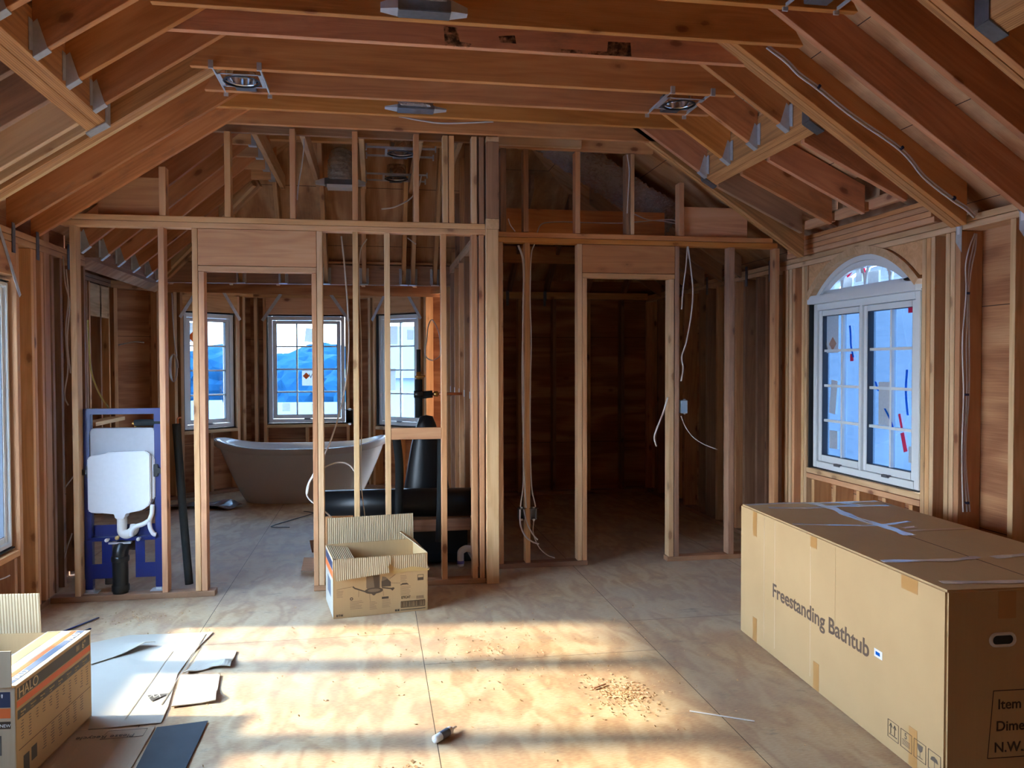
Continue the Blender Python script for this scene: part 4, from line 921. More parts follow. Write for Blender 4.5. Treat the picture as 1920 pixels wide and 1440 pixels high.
for k in range(12):
    x = -28+k*3.6+random.uniform(-.8, .8); y = 54+random.uniform(-3, 5); H_ = 5.7+random.uniform(-.3, .3)
    if k == 11: x, y, H_ = -4, 66, 6.3
    t = empty('tree', (x, y, -3.3)); tag(t, tl[k], 'tree', 'treeline beyond the bay')
    bm = bmesh.new(); bmesh.ops.create_icosphere(bm, subdivisions=4, radius=1)
    from mathutils import noise as mn
    for v_ in bm.verts:
        n_ = mn.fractal(v_.co*2.3+Vector((k*9.1, 0, 0)), .9, 2.2, 5); v_.co *= 1+.20*n_
        v_.co = Vector((v_.co.x*3.6, v_.co.y*2.4, v_.co.z*H_*.5+H_*.52))
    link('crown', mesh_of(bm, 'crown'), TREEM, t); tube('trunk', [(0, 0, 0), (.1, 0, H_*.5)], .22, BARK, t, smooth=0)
def house(x, y, w_, d_, h_, label, rz):
    t = empty('house', (x, y, -3.3), rz); tag(t, label, 'house')
    boxes('walls', [(-w_/2, w_/2, -d_/2, d_/2, 0, h_)], SIDING, t)
    bm = bmesh.new(); a = [(-w_/2-.3, -d_/2-.3, h_), (w_/2+.3, -d_/2-.3, h_), (w_/2+.3, d_/2+.3, h_), (-w_/2-.3, d_/2+.3, h_)]
    V = [bm.verts.new(p) for p in a]+[bm.verts.new((-w_/2-.3, 0, h_+d_*.28)), bm.verts.new((w_/2+.3, 0, h_+d_*.28))]
    for f_ in ((0, 1, 5, 4), (2, 3, 4, 5), (0, 4, 3), (1, 2, 5), (0, 3, 2, 1)): bm.faces.new([V[i] for i in f_])
    link('roof', mesh_of(bm, 'roof'), ROOFM, t)
    for i in range(3):
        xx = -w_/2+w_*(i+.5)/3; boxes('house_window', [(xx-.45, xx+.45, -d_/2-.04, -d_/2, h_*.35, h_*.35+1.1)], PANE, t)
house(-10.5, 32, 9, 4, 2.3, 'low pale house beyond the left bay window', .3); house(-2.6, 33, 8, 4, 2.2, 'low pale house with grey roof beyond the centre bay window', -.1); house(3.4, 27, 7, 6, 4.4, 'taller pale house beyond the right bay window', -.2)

# ------------------------------------------------------------------ large bathtub carton
def carton(name, org, xd, W, D, H, mat, t=.004, open_top=False):
    """carton Empty at its front-left floor corner: local x along the front face, local y into depth, z up"""
    r = empty(name); x = Vector((xd[0], xd[1], 0)).normalized(); y = Vector((-x.y, x.x, 0))
    M = Matrix((x, y, Vector((0, 0, 1)))).transposed().to_4x4(); M.translation = Vector((org[0], org[1], 0)); r.matrix_world = M
    return r
def V3(*a): return Vector(a)
TB = carton('bathtub_carton', (1.94, 2.50), (.83, -.035), .83, 1.76, .715, CARD)
tag(TB, 'very large cardboard carton printed Freestanding Bathtub, standing under the arched window', 'box')
W, D, H = .83, 1.76, .715
bm = bmesh.new(); add_box(bm, 0, W, 0, D, .001, H); bmesh.ops.bevel(bm, geom=list(bm.edges), offset=.008, segments=3, affect='EDGES')
link('carton_body', mesh_of(bm, 'carton_body'), CARD, TB)
DARKSEAM = simple('carton_seam', (.10, .06, .035), .8)
def sface(s, z, e=.0008): return V3(-e, D-s, z)       # left long face, s from the far corner
def sdecal(name, s0, s1, z0, z1, mat, e0=-.0002, e1=.0009):
    return boxes(name, [(-e1, -e0, D-s1, D-s0, z0, z1)], mat, TB)
FM = frame_m((0, 0, 0), (0, -1, 0), (0, 0, 1))
def stext(s_, size, s, z, mat=INK, **k): return text(s_, size, mat, TB, Matrix.Translation(sface(s, z)) @ FM, **k)
stext('Freestanding Bathtub', .098, .405, .312, simple('grey_brown_print', (.13, .085, .06), .7), sxk=1.055, bold=.0016)
for s0, s1, z0, z1 in ((.165, .213, .575, .706), (.80, .86, .655, .706), (1.50, 1.60, .655, .706), (.17, .22, .010, .135), (.835, .885, .010, .135), (1.555, 1.605, .010, .155)): sdecal('tape_patch', s0, s1, z0, z1, TAPE)
for s in (.305, .43, .80, 1.02):
    sdecal('crease', s, s+.003, .62 if s > 1 else .05, .70, simple('pale_crease', (.78, .62, .40), .6), -.0001, .0006) if s < 1 else sdecal('crease', s, s+.003, .35, .70, CARD)
o = sdecal('address_label', 1.325, 1.380, .334, .366, LABELW); sdecal('label_print', 1.335, 1.365, .343, .357, BLUET, -.0001, .0012)
LG = simple('carton_print', (.15, .11, .08), .7)
def outline(parent, name, pts, mat, r=.0012, close=True):
    if close: pts = list(pts)+[pts[0]]
    bm = bmesh.new()
    for a, b in zip(pts, pts[1:]): add_tube(bm, [a, b], r, 4)
    return link(name, mesh_of(bm, name), mat, parent)
for s0 in (1.423, 1.506, 1.588, 1.670):
    s1 = s0+.068; outline(TB, 'care_icon', [sface(s0, .056), sface(s1, .056), sface(s1, .123), sface(s0, .123)], LG)
for s0 in (1.437, 1.462):       # arrows up
    outline(TB, 'arrow_icon', [sface(s0+.005, .074), sface(s0+.005, .112)], LG, .002, False); outline(TB, 'arrow_icon', [sface(s0-.004, .100), sface(s0+.005, .114), sface(s0+.014, .100)], LG, .0016, False)
outline(TB, 'arrow_icon', [sface(1.433, .070), sface(1.481, .070)], LG, .002, False)
stext('5', .034, 1.528, .094, LG)
for k in range(4): outline(TB, 'stack_icon', [sface(1.516, .088-k*.006), sface(1.563, .088-k*.006)], LG, .0012, False)
for pl in ([(1.606, .113), (1.640, .113), (1.636, .094), (1.625, .086), (1.621, .086), (1.610, .094)], [(1.6215, .088), (1.6245, .088), (1.6245, .068), (1.6215, .068)], [(1.608, .068), (1.638, .068), (1.638, .065), (1.608, .065)],
           [(1.682, .090), (1.688, .103), (1.704, .109), (1.720, .103), (1.727, .090)], [(1.703, .090), (1.706, .090), (1.706, .064), (1.703, .064)]):
    bm = bmesh.new(); bm.faces.new([bm.verts.new(sface(a, b)) for a, b in pl]); link('care_icon_mark', mesh_of(bm, 'icon'), LG, TB)
# end face towards the camera
def eface(x, z, e=.0008): return V3(x, -e, z)
EM = frame_m((0, 0, 0), (1, 0, 0), (0, 0, 1))
outline(TB, 'print_frame', [eface(.160, .120), eface(.72, .120), eface(.72, .357), eface(.180, .357)], INK, .0016)
for s_, x, z in (('Item Code:', .196, .292), ('Dimension:', .190, .215), ('N.W./G.W.:', .184, .140)): text(s_, .050, INK, TB, Matrix.Translation(eface(x, z)) @ EM, bold=.0006)
bm = bmesh.new(); pr = [(.160+.026+.0, 0)]
def stadium(cx, cz, hw, r, n=10):
    P = []
    for k in range(n+1): a = -math.pi/2+math.pi*k/n; P.append((cx+hw+r*math.cos(a), cz+r*math.sin(a)))
    for k in range(n+1): a = math.pi/2+math.pi*k/n; P.append((cx-hw+r*math.cos(a), cz+r*math.sin(a)))
    return P
for hx in (.212, .62):
    a, b, c_ = stadium(hx, .536, .026, .026), stadium(hx, .536, .024, .0165), stadium(hx, .536, .024, .016)
    bm = bmesh.new(); n = len(a)
    va = [bm.verts.new((x, -.001, z)) for x, z in a]; vb = [bm.verts.new((x, -.007, z)) for x, z in stadium(hx, .536, .025, .023)]; vc = [bm.verts.new((x, -.006, z)) for x, z in b]; vd = [bm.verts.new((x, .0, z)) for x, z in c_]
    for p_, q_ in ((va, vb), (vb, vc), (vc, vd)):
        for i in range(n): bm.faces.new((p_[i], p_[(i+1) % n], q_[(i+1) % n], q_[i]))
    link('plastic_handle', mesh_of(bm, 'plastic_handle', True), PVCW, TB)
    bm = bmesh.new(); bm.faces.new([bm.verts.new((x, -.0006, z)) for x, z in c_]); link('handle_hole', mesh_of(bm, 'handle_hole'), BLACKM, TB)
boxes('tape_patch', [(.195, .262, -.0009, -.0002, .610, .706)], TAPE, TB)
# top: seam and clear tapes
boxes('top_seam', [(W/2-.002, W/2+.002, .01, D-.01, H-.0002, H+.0006)], DARKSEAM, TB)
def toptape(name, pts, wd, mat, z=H+.0009):
    bm = bmesh.new(); P = [Vector((x, y, z+(.0015*math.sin(i*2.1) if i else 0))) for i, (x, y) in enumerate(pts)]; P = catmull(P, 5)
    V = []
    for i, p in enumerate(P):
        t = (P[min(i+1, len(P)-1)]-P[max(i-1, 0)]).normalized(); s = Vector((-t.y, t.x, 0))*wd/2*(1+.25*math.sin(i*1.7))
        V.append((bm.verts.new(p-s), bm.verts.new(p+s)))
    for a, b in zip(V, V[1:]): bm.faces.new((a[0], b[0], b[1], a[1]))
    g = bmesh.ops.extrude_face_region(bm, geom=list(bm.faces)); bmesh.ops.translate(bm, vec=(0, 0, .0006), verts=[q_ for q_ in g['geom'] if isinstance(q_, bmesh.types.BMVert)])
    return link(name, mesh_of(bm, name), mat, TB)
for pts, wd in (([(.40, 1.74), (.43, 1.55), (.41, 1.3), (.43, 1.05), (.42, .85)], .05), ([(.02, 1.18), (.2, 1.12), (.42, 1.10), (.62, 1.16)], .028), ([(.10, 1.62), (.3, 1.58), (.5, 1.62), (.78, 1.60)], .045), ([(.55, 1.74), (.60, 1.66), (.72, 1.60)], .03), ([(.02, .42), (.3, .40), (.45, .44)], .035), ([(.5, .42), (.7, .44), (.81, .43)], .04)):
    toptape('clear_tape', pts, wd, CLEAR)
for pts in ([(.05, .10), (.3, .07), (.6, .08), (.8, .06)], [(.02, 1.72), (.25, 1.74), (.5, 1.73), (.8, 1.74)]): toptape('edge_tape', pts, .035, CLEAR)
toptape('tape_patch', [(.50, 1.02), (.56, 1.02)], .03, TAPE); toptape('tape_patch', [(.48, .95), (.8, .96)], .03, TAPE)

# ------------------------------------------------------------------ carton of recessed lights, front left
hA, hB = Vector((-1.198, 3.683)), Vector((-1.252, 3.085))
hx = Vector((hA.x-hB.x, hA.y-hB.y)); hL = hx.length; hx.normalize(); hn = Vector((-hx.y, hx.x))
HB = empty('recessed_light_carton'); M = Matrix((Vector((-hn.x, -hn.y, 0)), Vector((hx.x, hx.y, 0)), Vector((0, 0, 1)))).transposed().to_4x4()
HW, HH = .46, .362
M.translation = Vector((hB.x+hn.x*HW, hB.y+hn.y*HW, .008)); HB.matrix_world = M       # local x to the right, y away from the camera
tag(HB, 'half-open cardboard carton with orange and grey bands printed HALO, front left corner', 'box')
t = .004
boxes('carton_body', [(0, HW, 0, hL, 0, t), (0, t, 0, hL, t, HH), (HW-t, HW, 0, hL, t, HH), (t, HW-t, 0, t, t, HH), (t, HW-t, hL-t, hL, t, HH)], CARD, HB, .0012)
o = boxes('top_flap', [(HW-.175, HW, .002, hL, HH, HH+.004)], CREAM, HB)
o = boxes('front_flap', [(.0, HW-.012, -.004, 0, HH, HH+.128)], CARDG, HB)
o = boxes('back_flap', [(0, HW-.20, -.002, .002, 0, .17)], KRAFT, HB); o.matrix_local = Matrix.Translation((0, hL+.0, HH)) @ Matrix.Rotation(math.radians(4), 4, 'X')
boxes('left_flap', [(-.13, 0, .0, hL, HH-.002, HH+.002)], CARDW, HB)
boxes('inner_divider', [(t, HW-.18, .40, .404, .05, HH-.02)], CARDW, HB)
def hs(s, z, e=.0006): return V3(HW+e, hL-s, z)       # right face, s measured from the far corner
HM = frame_m((0, 0, 0), (0, 1, 0), (0, 0, 1))          # reads from near to far
def hdec(name, s0, s1, z0, z1, mat): return boxes(name, [(HW+.0001, HW+.0006, hL-s1, hL-s0, z0, z1)], mat, HB)
# face reads with local x from the near corner (s = hL) to the far corner
hdec('grey_band', .012, hL-.01, .310, .352, SLATE); hdec('orange_band', .006, hL-.006, .283, .306, ORANGE); hdec('slate_band', .012, hL-.01, .240, .272, SLATE)
def htext(s_, size, d, z, mat): return text(s_, size, mat, HB, Matrix.Translation(V3(HW+.0009, d, z)) @ HM)
htext('HALO', .052, .018, .314, YEL); htext('6"', .040, hL-.085, .316, YEL)
hdec('logo_patch', .10, .135, .320, .342, YEL)
for k in range(8):
    htext('Recessed' if k % 2 else 'Housing', .010, .03+k*.07, .256, YEL); htext('6 inch', .008, .03+k*.07, .246, YEL)
hdec('print_line', .012, hL-.015, .128, .130, INK)
for k in range(11):
    for j in range(random.randint(4, 9)):
        hdec('small_print', .03+k*.052, .03+k*.052+.012+.01*random.random(), .224-j*.0105, .2265-j*.0105, SLATE)
for k in range(6):
    for j in range(random.randint(5, 9)):
        hdec('small_print', .08+k*.062, .08+k*.062+.02+.01*random.random(), .118-j*.0105, .1205-j*.0105, SLATE)
hdec('spec_box', .46, .50, .05, .10, SLATE); hdec('spec_box', .515, .555, .03, .095, SLATE)
# bands on top flap
for a, b, m_ in ((.022, .050, BLUEGR), (.054, .074, ORANGE), (.078, .112, CREAM), (.118, .168, YEL)): boxes('top_band', [(HW-b, HW-a, .004, hL-.004, HH+.0042, HH+.0048)], m_, HB)
text('HALO', .036, CREAM, HB, Matrix.Translation((HW-.024, .05, HH+.0052)) @ frame_m((0, 0, 0), (0, 1, 0), (-1, 0, 0)))
text('HALO', .036, CREAM, HB, Matrix.Translation((HW-.024, hL-.13, HH+.0052)) @ frame_m((0, 0, 0), (0, 1, 0), (-1, 0, 0)))
# front face
def ff(name, x0, x1, z0, z1, mat, e=.0006): return boxes(name, [(x0, x1, -e, -.0001, z0, z1)], mat, HB)
boxes('front_cover', [(.002, HW-.003, -.00035, 0, .004, HH-.002)], CARDG, HB)
ff('navy_panel', .10, HW-.018, .290, .345, NAVY); ff('orange_panel', .10, HW-.018, .252, .287, ORANGE)
text('6"', .052, LABELW, HB, Matrix.Translation((HW-.085, -.001, .300)) @ EM)
ff('house_icon', HW-.10, HW-.018, .214, .240, INK); text('NEW', .016, LABELW, HB, Matrix.Translation((HW-.055, -.001, .220)) @ EM)
outline(HB, 'house_outline', [V3(HW-.10, -.001, .232), V3(HW-.082, -.001, .248), V3(HW-.062, -.001, .232)], INK, .0016, False)
ff('product_picture', .12, HW-.05, .12, .19, INKG); ff('barcode', HW-.07, HW-.02, .048, .066, INK); ff('bottom_panel', .10, HW-.018, .0, .03, NAVY)

# ------------------------------------------------------------------ open carton by the bathroom doorway
eA, eB = Vector((-.25, 4.87)), Vector((.315, 4.958)); ex_ = (eB-eA).normalized(); ey_ = Vector((-ex_.y, ex_.x)); EW, ED, EH = .568, .43, .352
EB = empty('open_carton'); M = Matrix((Vector((ex_.x, ex_.y, 0)), Vector((ey_.x, ey_.y, 0)), Vector((0, 0, 1)))).transposed().to_4x4(); M.translation = Vector((eA.x, eA.y, 0)); EB.matrix_world = M
tag(EB, 'open torn cardboard carton printed E7ICAT standing at the bathroom doorway', 'box')
boxes('carton_body', [(0, EW, 0, ED, 0, t), (0, t, 0, ED, t, EH), (EW-t, EW, 0, ED, t, EH), (t, EW-t, 0, t, t, EH), (t, EW-t, ED-t, ED, t, EH)], CARD, EB, .0012)
o = boxes('back_flap', [(.012, EW-.0, -.002, .002, 0, .165)], KRAFT, EB); o.matrix_local = Matrix.Translation((0, ED+.002, EH)) @ Matrix.Rotation(math.radians(-4), 4, 'X')
# torn front flap hanging down over the face
prof = [(0.004, 0), (.335, 0), (.345, -.020), (.338, -.045), (.322, -.062), (.330, -.085), (.333, -.098), (.25, -.104), (.15, -.112), (.012, -.122)]
bm = bmesh.new(); a = [bm.verts.new((x, -.006-abs(z)*.16, EH+z)) for x, z in prof]; bm.faces.new(a)
g = bmesh.ops.extrude_face_region(bm, geom=list(bm.faces)); bmesh.ops.translate(bm, vec=(0, -.004, 0), verts=[q_ for q_ in g['geom'] if isinstance(q_, bmesh.types.BMVert)])
link('front_flap', mesh_of(bm, 'front_flap'), KRAFT, EB)
prof = [(.348, -.004), (EW-.01, -.004), (EW-.004, -.07), (EW+.004, -.095), (.53, -.088), (.47, -.078), (.40, -.086), (.36, -.070), (.34, -.055)]
bm = bmesh.new(); bm.faces.new([bm.verts.new((x, -.0015, EH+z)) for x, z in prof]); g = bmesh.ops.extrude_face_region(bm, geom=list(bm.faces)); bmesh.ops.translate(bm, vec=(0, -.002, 0), verts=[q_ for q_ in g['geom'] if isinstance(q_, bmesh.types.BMVert)])
link('torn_paper_face', mesh_of(bm, 'torn_paper_face'), KRAFT, EB)
bm = bmesh.new(); bm.faces.new([bm.verts.new((x, -.0045, EH+z)) for x, z in [(.338, -.098), (.36, -.088), (.40, -.086), (.47, -.076), (.53, -.086), (EW, -.098), (EW+.012, -.092), (EW+.006, -.108), (.45, -.104), (.36, -.112)]]); link('torn_edge', mesh_of(bm, 'torn_edge'), YEL, EB)
o = boxes('left_flap', [(0, .135, .03, ED-.03, -.002, .002)], KRAFT, EB); o.matrix_local = Matrix.Translation((.002, 0, EH)) @ Matrix.Rotation(math.radians(9), 4, 'Y')
prof = [(0, 0), (0, ED-.02), (-.10, ED-.02), (-.14, ED-.14), (-.07, .16), (-.03, .05)]
o = prism('right_flap', prof, -.002, .002, KRAFT, EB); o.matrix_local = Matrix.Translation((EW-.002, .01, EH)) @ Matrix.Rotation(math.radians(34), 4, 'Y')
def ef(name, x0, x1, z0, z1, mat, e=.0007): return boxes(name, [(x0, x1, -e, -.0001, z0, z1)], mat, EB)
def epoly(name, P, mat, e=.0008): 
    bm = bmesh.new(); bm.faces.new([bm.verts.new((x, -e, z)) for x, z in P]); return link(name, mesh_of(bm, name), mat, EB)
PR1 = simple('print_dark_brown', (.10, .07, .045), .6); PR2 = simple('print_mid_brown', (.22, .15, .09), .6)
epoly('printed_lamp_can', [(.195, .24), (.278, .24), (.278, .165), (.255, .150), (.215, .150), (.195, .168)], PR2); epoly('printed_lamp_can', [(.235, .24), (.272, .24), (.272, .165), (.245, .155)], PR1, .0011)
epoly('printed_lamp_ring', [(.24+.055*math.cos(a), .148+.019*math.sin(a)) for a in [2*math.pi*k/24 for k in range(24)]], PR1, .001); epoly('printed_lamp_ring', [(.24+.038*math.cos(a), .150+.010*math.sin(a)) for a in [2*math.pi*k/24 for k in range(24)]], PR2, .0013)
epoly('printed_lamp_tip', [(.225, .130), (.255, .130), (.243, .120), (.236, .120)], PR1, .001)
epoly('printed_lamp_arm', [(.19, .150), (.19, .142), (.125, .168), (.112, .180), (.118, .186), (.128, .176)], PR1, .001); epoly('printed_lamp_arm', [(.288, .158), (.34, .148), (.352, .138), (.365, .152), (.358, .158), (.345, .156), (.288, .166)], PR1, .001)
epoly('printed_junction_box', [(.285, .200), (.322, .212), (.342, .192), (.342, .166), (.285, .166)], PR1, .001); epoly('printed_junction_box', [(.290, .230), (.31, .225), (.325, .212), (.285, .200)], PR2, .001)
for P in ([(.02, .170), (.05, .176), (.112, .182)], [(.150, .158), (.148, .118)], [(.214, .132), (.218, .085)], [(.295, .142), (.298, .112)], [(.345, .185), (.40, .180)], [(.335, .212), (.37, .235)]):
    outline(EB, 'printed_leader_line', [V3(x, -.001, z) for x, z in P], PR1, .0007, False)
text('O', .022, PR1, EB, Matrix.Translation((.098, -.001, .103)) @ EM, bold=.0015); text('E7ICAT', .021, PR1, EB, Matrix.Translation((.404, -.001, .084)) @ EM, bold=.0006, sxk=.85)
ef('print_badge', .287, .328, .093, .106, PR1); ef('print_badge', .400, .448, .168, .172, PR1); epoly('print_badge', [(.400, .165), (.410, .178), (.44, .178), (.452, .165), (.446, .166), (.436, .172), (.412, .172), (.405, .165)], PR1); ef('print_badge', .505, .542, .187, .222, PR1); ef('print_badge', .508, .539, .205, .219, CARD, .001)
for x0, z0, n, wd in ((.098, .092, 6, .08), (.214, .080, 6, .045), (.288, .085, 6, .055), (.400, .156, 7, .065), (.400, .222, 5, .045), (.02, .160, 5, .04)):
    for j in range(n): ef('small_print', x0, x0+wd*(.65+.35*random.random()), z0-j*.0085, z0-j*.0085+.0018, PR2)
outline(EB, 'barcode_frame', [V3(.403, -.001, .030), V3(.548, -.001, .030), V3(.548, -.001, .066), V3(.403, -.001, .066)], PR1, .0018)
for k in range(26):
    wd = random.choice((.0016, .0028, .004)); ef('barcode_bar', .408+k*.0053, .408+k*.0053+wd, .033, .063, PR1)
for k in range(6): ef('barcode_bar', .498+k*.008, .498+k*.008+.004, .075, .094, PR2)
ef('print_rule', .40, .553, .0125, .017, PR1); ef('print_badge', .366, .378, .010, .022, PR1); ef('print_badge', .381, .393, .010, .022, PR1)
text('E·T·N', .016, PR1, EB, Matrix.Translation((.018, -.001, .012)) @ EM, bold=.001)
def el(name, y0, y1, z0, z1, mat, e=.0007): return boxes(name, [(-e, -.0001, y0, y1, z0, z1)], mat, EB)
el('white_face', .006, ED-.006, .004, .346, CARDW, .0005); el('navy_panel', .02, ED-.02, .285, .335, NAVY, .0009); el('orange_panel', .01, ED-.01, .235, .280, ORANGE, .0009); el('product_picture', .12, .30, .10, .20, BLUEGR, .0009)

# ------------------------------------------------------------------ cardboard sheets and strips on the floor
def sheet(name, label, cat, pts, z0, th, mat, parent=None, wav=.002, lift=None):
    bm = bmesh.new(); vs = [bm.verts.new((x, y, 0)) for x, y in pts]; f = bm.faces.new(vs)
    bmesh.ops.triangulate(bm, faces=[f]); bmesh.ops.subdivide_edges(bm, edges=list(bm.edges), cuts=5, use_grid_fill=True)
    from mathutils import noise as mn
    for v_ in bm.verts:
        l_ = 0
        if lift:
            for cx, cy, rad, hgt in lift:
                d = math.hypot(v_.co.x-cx, v_.co.y-cy)
                if d < rad: l_ += hgt*(1-d/rad)**2
        v_.co.z = z0+wav*(.6+mn.noise(Vector((v_.co.x*5, v_.co.y*5, 1))))+l_
    g = bmesh.ops.extrude_face_region(bm, geom=list(bm.faces)); bmesh.ops.translate(bm, vec=(0, 0, th), verts=[q_ for q_ in g['geom'] if isinstance(q_, bmesh.types.BMVert)])
    o = link(name, mesh_of(bm, name), mat, parent)
    if label: tag(o, label, cat)
    return o
fl = [(-1.62, 4.60), (-1.35, 4.76), (-.90, 4.735), (-.94, 4.42), (-.95, 4.12), (-.90, 3.72), (-.89, 3.565), (-1.17, 3.552), (-1.20, 3.69), (-1.56, 3.70)]
CS = sheet('flattened_carton', 'big flattened pale cardboard sheet lying in the sun patch beside the HALO carton', 'cardboard sheet', fl, .001, .004, CARDW, lift=[(-1.35, 4.35, .10, .03)])
for P in ([(-.885, 4.43), (-.72, 4.40), (-.712, 4.155), (-.80, 4.17), (-.92, 4.10)],): sheet('upper_flap', None, None, P, .003, .004, CARDW, CS, lift=[(-.74, 4.2, .12, .03), (-.90, 4.10, .08, .02)])
for P in ([(-.93, 4.10), (-.745, 4.07), (-.705, 3.745), (-.885, 3.72)],): sheet('lower_flap', None, None, P, .004, .004, CARDW, CS, lift=[(-.70, 3.80, .10, .035)])
bm = bmesh.new(); bm.faces.new([bm.verts.new(p) for p in ((-1.02, 3.86, .0105), (-.93, 3.87, .0105), (-.985, 3.79, .0105))]); link('triangle_logo', mesh_of(bm, 'triangle_logo'), SLATE, CS)
text('W', .055, CARDW, CS, Matrix.Translation((-.955, 3.866, .0108)) @ frame_m((0, 0, 0), (-1, 0, 0), (0, -1, 0)))
boxes('fold_line', [(-.935, -.931, 3.75, 4.70, .0085, .0095)], simple('fold_shadow', (.36, .32, .27), .7), CS); boxes('fold_line', [(-1.05, -1.047, 3.62, 4.45, .0085, .0092)], CARDG, CS)
C2 = sheet('flattened_carton', 'shaded brown cardboard sheet partly under the HALO carton at the bottom left', 'cardboard sheet', [(-1.22, 3.548), (-.905, 3.532), (-.90, 2.98), (-1.24, 2.98)], .001, .003, CARDG)
text('Please Recycle', .038, INKG, C2, Matrix.Translation((-.965, 3.47, .0085)) @ frame_m((0, 0, 0), (-1, .03, 0), (0, -1, 0)))
outline(C2, 'print_frame', [V3(-1.09, 3.44, .0075), V3(-.93, 3.445, .0075), V3(-.93, 3.515, .0075), V3(-1.08, 3.515, .0075)], INKG, .0008)
sheet('rubber_strip', 'dark blue-grey cracked strip lying on the floor at the bottom left', 'strip', [(-.895, 3.520), (-.70, 3.548), (-.70, 2.95), (-.875, 2.95)], .002, .004, RUBBER)
sheet('cardboard_scrap', 'small grey cardboard scrap with a raised corner beside the HALO carton', 'cardboard scrap', [(-1.50, 4.62), (-1.32, 4.60), (-1.16, 4.55), (-1.40, 4.30)], .012, .003, CARDW, lift=[(-1.2, 4.5, .18, .03)])
# caulk tube
ct = empty('caulk_tube', (.268, 3.235, .017), math.radians(47)); tag(ct, 'small white squeezed caulk tube lying on the sunlit floor', 'tube')
bm = bmesh.new(); add_lathe(bm, [(.001, -.062), (.016, -.062), (.0165, .035), (.012, .044), (.005, .047), (.004, .075), (.001, .076)], n=16); me = mesh_of(bm, 'tube_body', True)
o = link('tube_body', me, LABELW, ct); o.rotation_euler = (0, math.pi/2, 0)
bm = bmesh.new(); add_lathe(bm, [(.0172, -.03), (.0172, .02)], n=16); o = link('printed_band', mesh_of(bm, 'printed_band', True), BLUEGR, ct); o.rotation_euler = (0, math.pi/2, 0)
# sawdust and shavings (uncountable)
def chips(name, label, cx, cy, rx, ry, n, seed, sz=(.004, .013)):
    rnd = random.Random(seed); bm = bmesh.new()
    for k in range(n):
        a, r = rnd.random()*6.283, abs(rnd.gauss(0, .5)); x, y = cx+math.cos(a)*r*rx, cy+math.sin(a)*r*ry
        if not (-1.9 < x < 1.85 and 2.6 < y < 8.5): continue
        s = rnd.uniform(*sz); l = s*rnd.uniform(.4, 1); an = rnd.random()*3; z = .0005+rnd.random()*.003
        c, sn = math.cos(an), math.sin(an)
        P = [(x+(dx*c*s-dy*sn*l), y+(dx*sn*s+dy*c*l)) for dx, dy in ((-1, -1), (1, -1), (1, 1), (-1, 1))]
        tilt = rnd.uniform(0, .006)
        add_hexa(bm, [(P[i][0], P[i][1], z+(tilt if i > 1 else 0)) for i in range(4)]+[(P[i][0], P[i][1], z+.0015+(tilt if i > 1 else 0)) for i in range(4)])
    o = link(name, mesh_of(bm, name), CHIP); tag(o, label, 'wood shavings', kind='stuff'); return o
chips('wood_shavings', 'scatter of pale wood shavings right of the sun patch centre', 1.10, 3.52, .20, .30, 420, 1, (.002, .0075))
chips('wood_shavings', 'small heap of shavings at the bottom of the view left of the caulk tube', .08, 2.98, .10, .06, 110, 2, (.003, .009))
chips('wood_crumbs', 'fine wood crumbs strewn over the whole bedroom floor', .6, 4.2, 1.9, 1.6, 520, 3, (.0015, .0055))
chips('wood_crumbs', 'fine crumbs on the floor near the left partition', -1.4, 5.1, .5, .3, 150, 4, (.0015, .004))
# other floor items
tag(tube('blue_offcut', [(-1.80, 4.75, .006), (-1.62, 5.12, .008)], .007, BLUE, smooth=0, flat=.6), 'thin blue plastic strip on the floor left of the HALO carton', 'strip')
tag(tube('blue_offcut', [(-1.74, 4.72, .006), (-1.60, 4.92, .006)], .006, BLUE, smooth=0, flat=.6), 'shorter blue plastic strip nearer the HALO carton', 'strip')
tag(sheet('wood_offcut', 'small dark stick on the pile of shavings', 'stick', [(.98, 3.60), (1.05, 3.64), (1.055, 3.635), (.985, 3.592)], .004, .006, DARKW), 'small dark stick on the pile of shavings', 'stick')
tag(sheet('plastic_strip', 'narrow pale plastic strip on the floor near the large carton', 'strip', [(1.33, 3.30), (1.56, 3.16), (1.557, 3.152), (1.326, 3.292)], .002, .002, LABELW), 'narrow pale plastic strip on the floor near the large carton', 'strip')
tag(tube('black_strap', [(-.72, 8.5, .006), (-.62, 8.35, .01), (-.80, 8.05, .006), (-.95, 7.75, .006), (-.78, 7.68, .008)], .008, BLACKM, flat=.4), 'black strap curled on the dark floor in front of the bathtub', 'strap')
tag(tube('black_strap', [(-.45, 7.75, .006), (-.28, 7.8, .012), (-.1, 7.82, .006)], .010, BLACKM, flat=.4), 'short black strap on the bathroom floor behind the doorway stud', 'strap')
for k, (x, y, a, lb) in enumerate(((-.42, 6.55, .4, 'dark brown cardboard offcut standing inside the bathroom doorway'), (-.44, 6.05, -.3, 'dark torn offcut low on the floor inside the bathroom doorway'))):
    o = boxes('cardboard_offcut', [(-.09, .09, -.05, .05, 0, .006)], DARKW); o.matrix_world = Matrix.Translation((x, y, .075-k*.03)) @ Matrix.Rotation(a, 4, 'Z') @ Matrix.Rotation(1.0, 4, 'X'); tag(o, lb, 'cardboard scrap')
q_ = simple('clear_plastic_sheet', (.20, .20, .21), .25, spec=.7)
tag(sheet('plastic_sheet', 'crumpled clear plastic sheeting on the bathroom floor left of the bathtub', 'plastic sheet', [(-2.3, 8.7), (-1.9, 8.9), (-1.5, 8.7), (-1.35, 8.9), (-1.6, 9.1), (-2.2, 9.05)], .01, .003, q_, wav=.04), 'crumpled clear plastic sheeting on the bathroom floor left of the bathtub', 'plastic sheet')

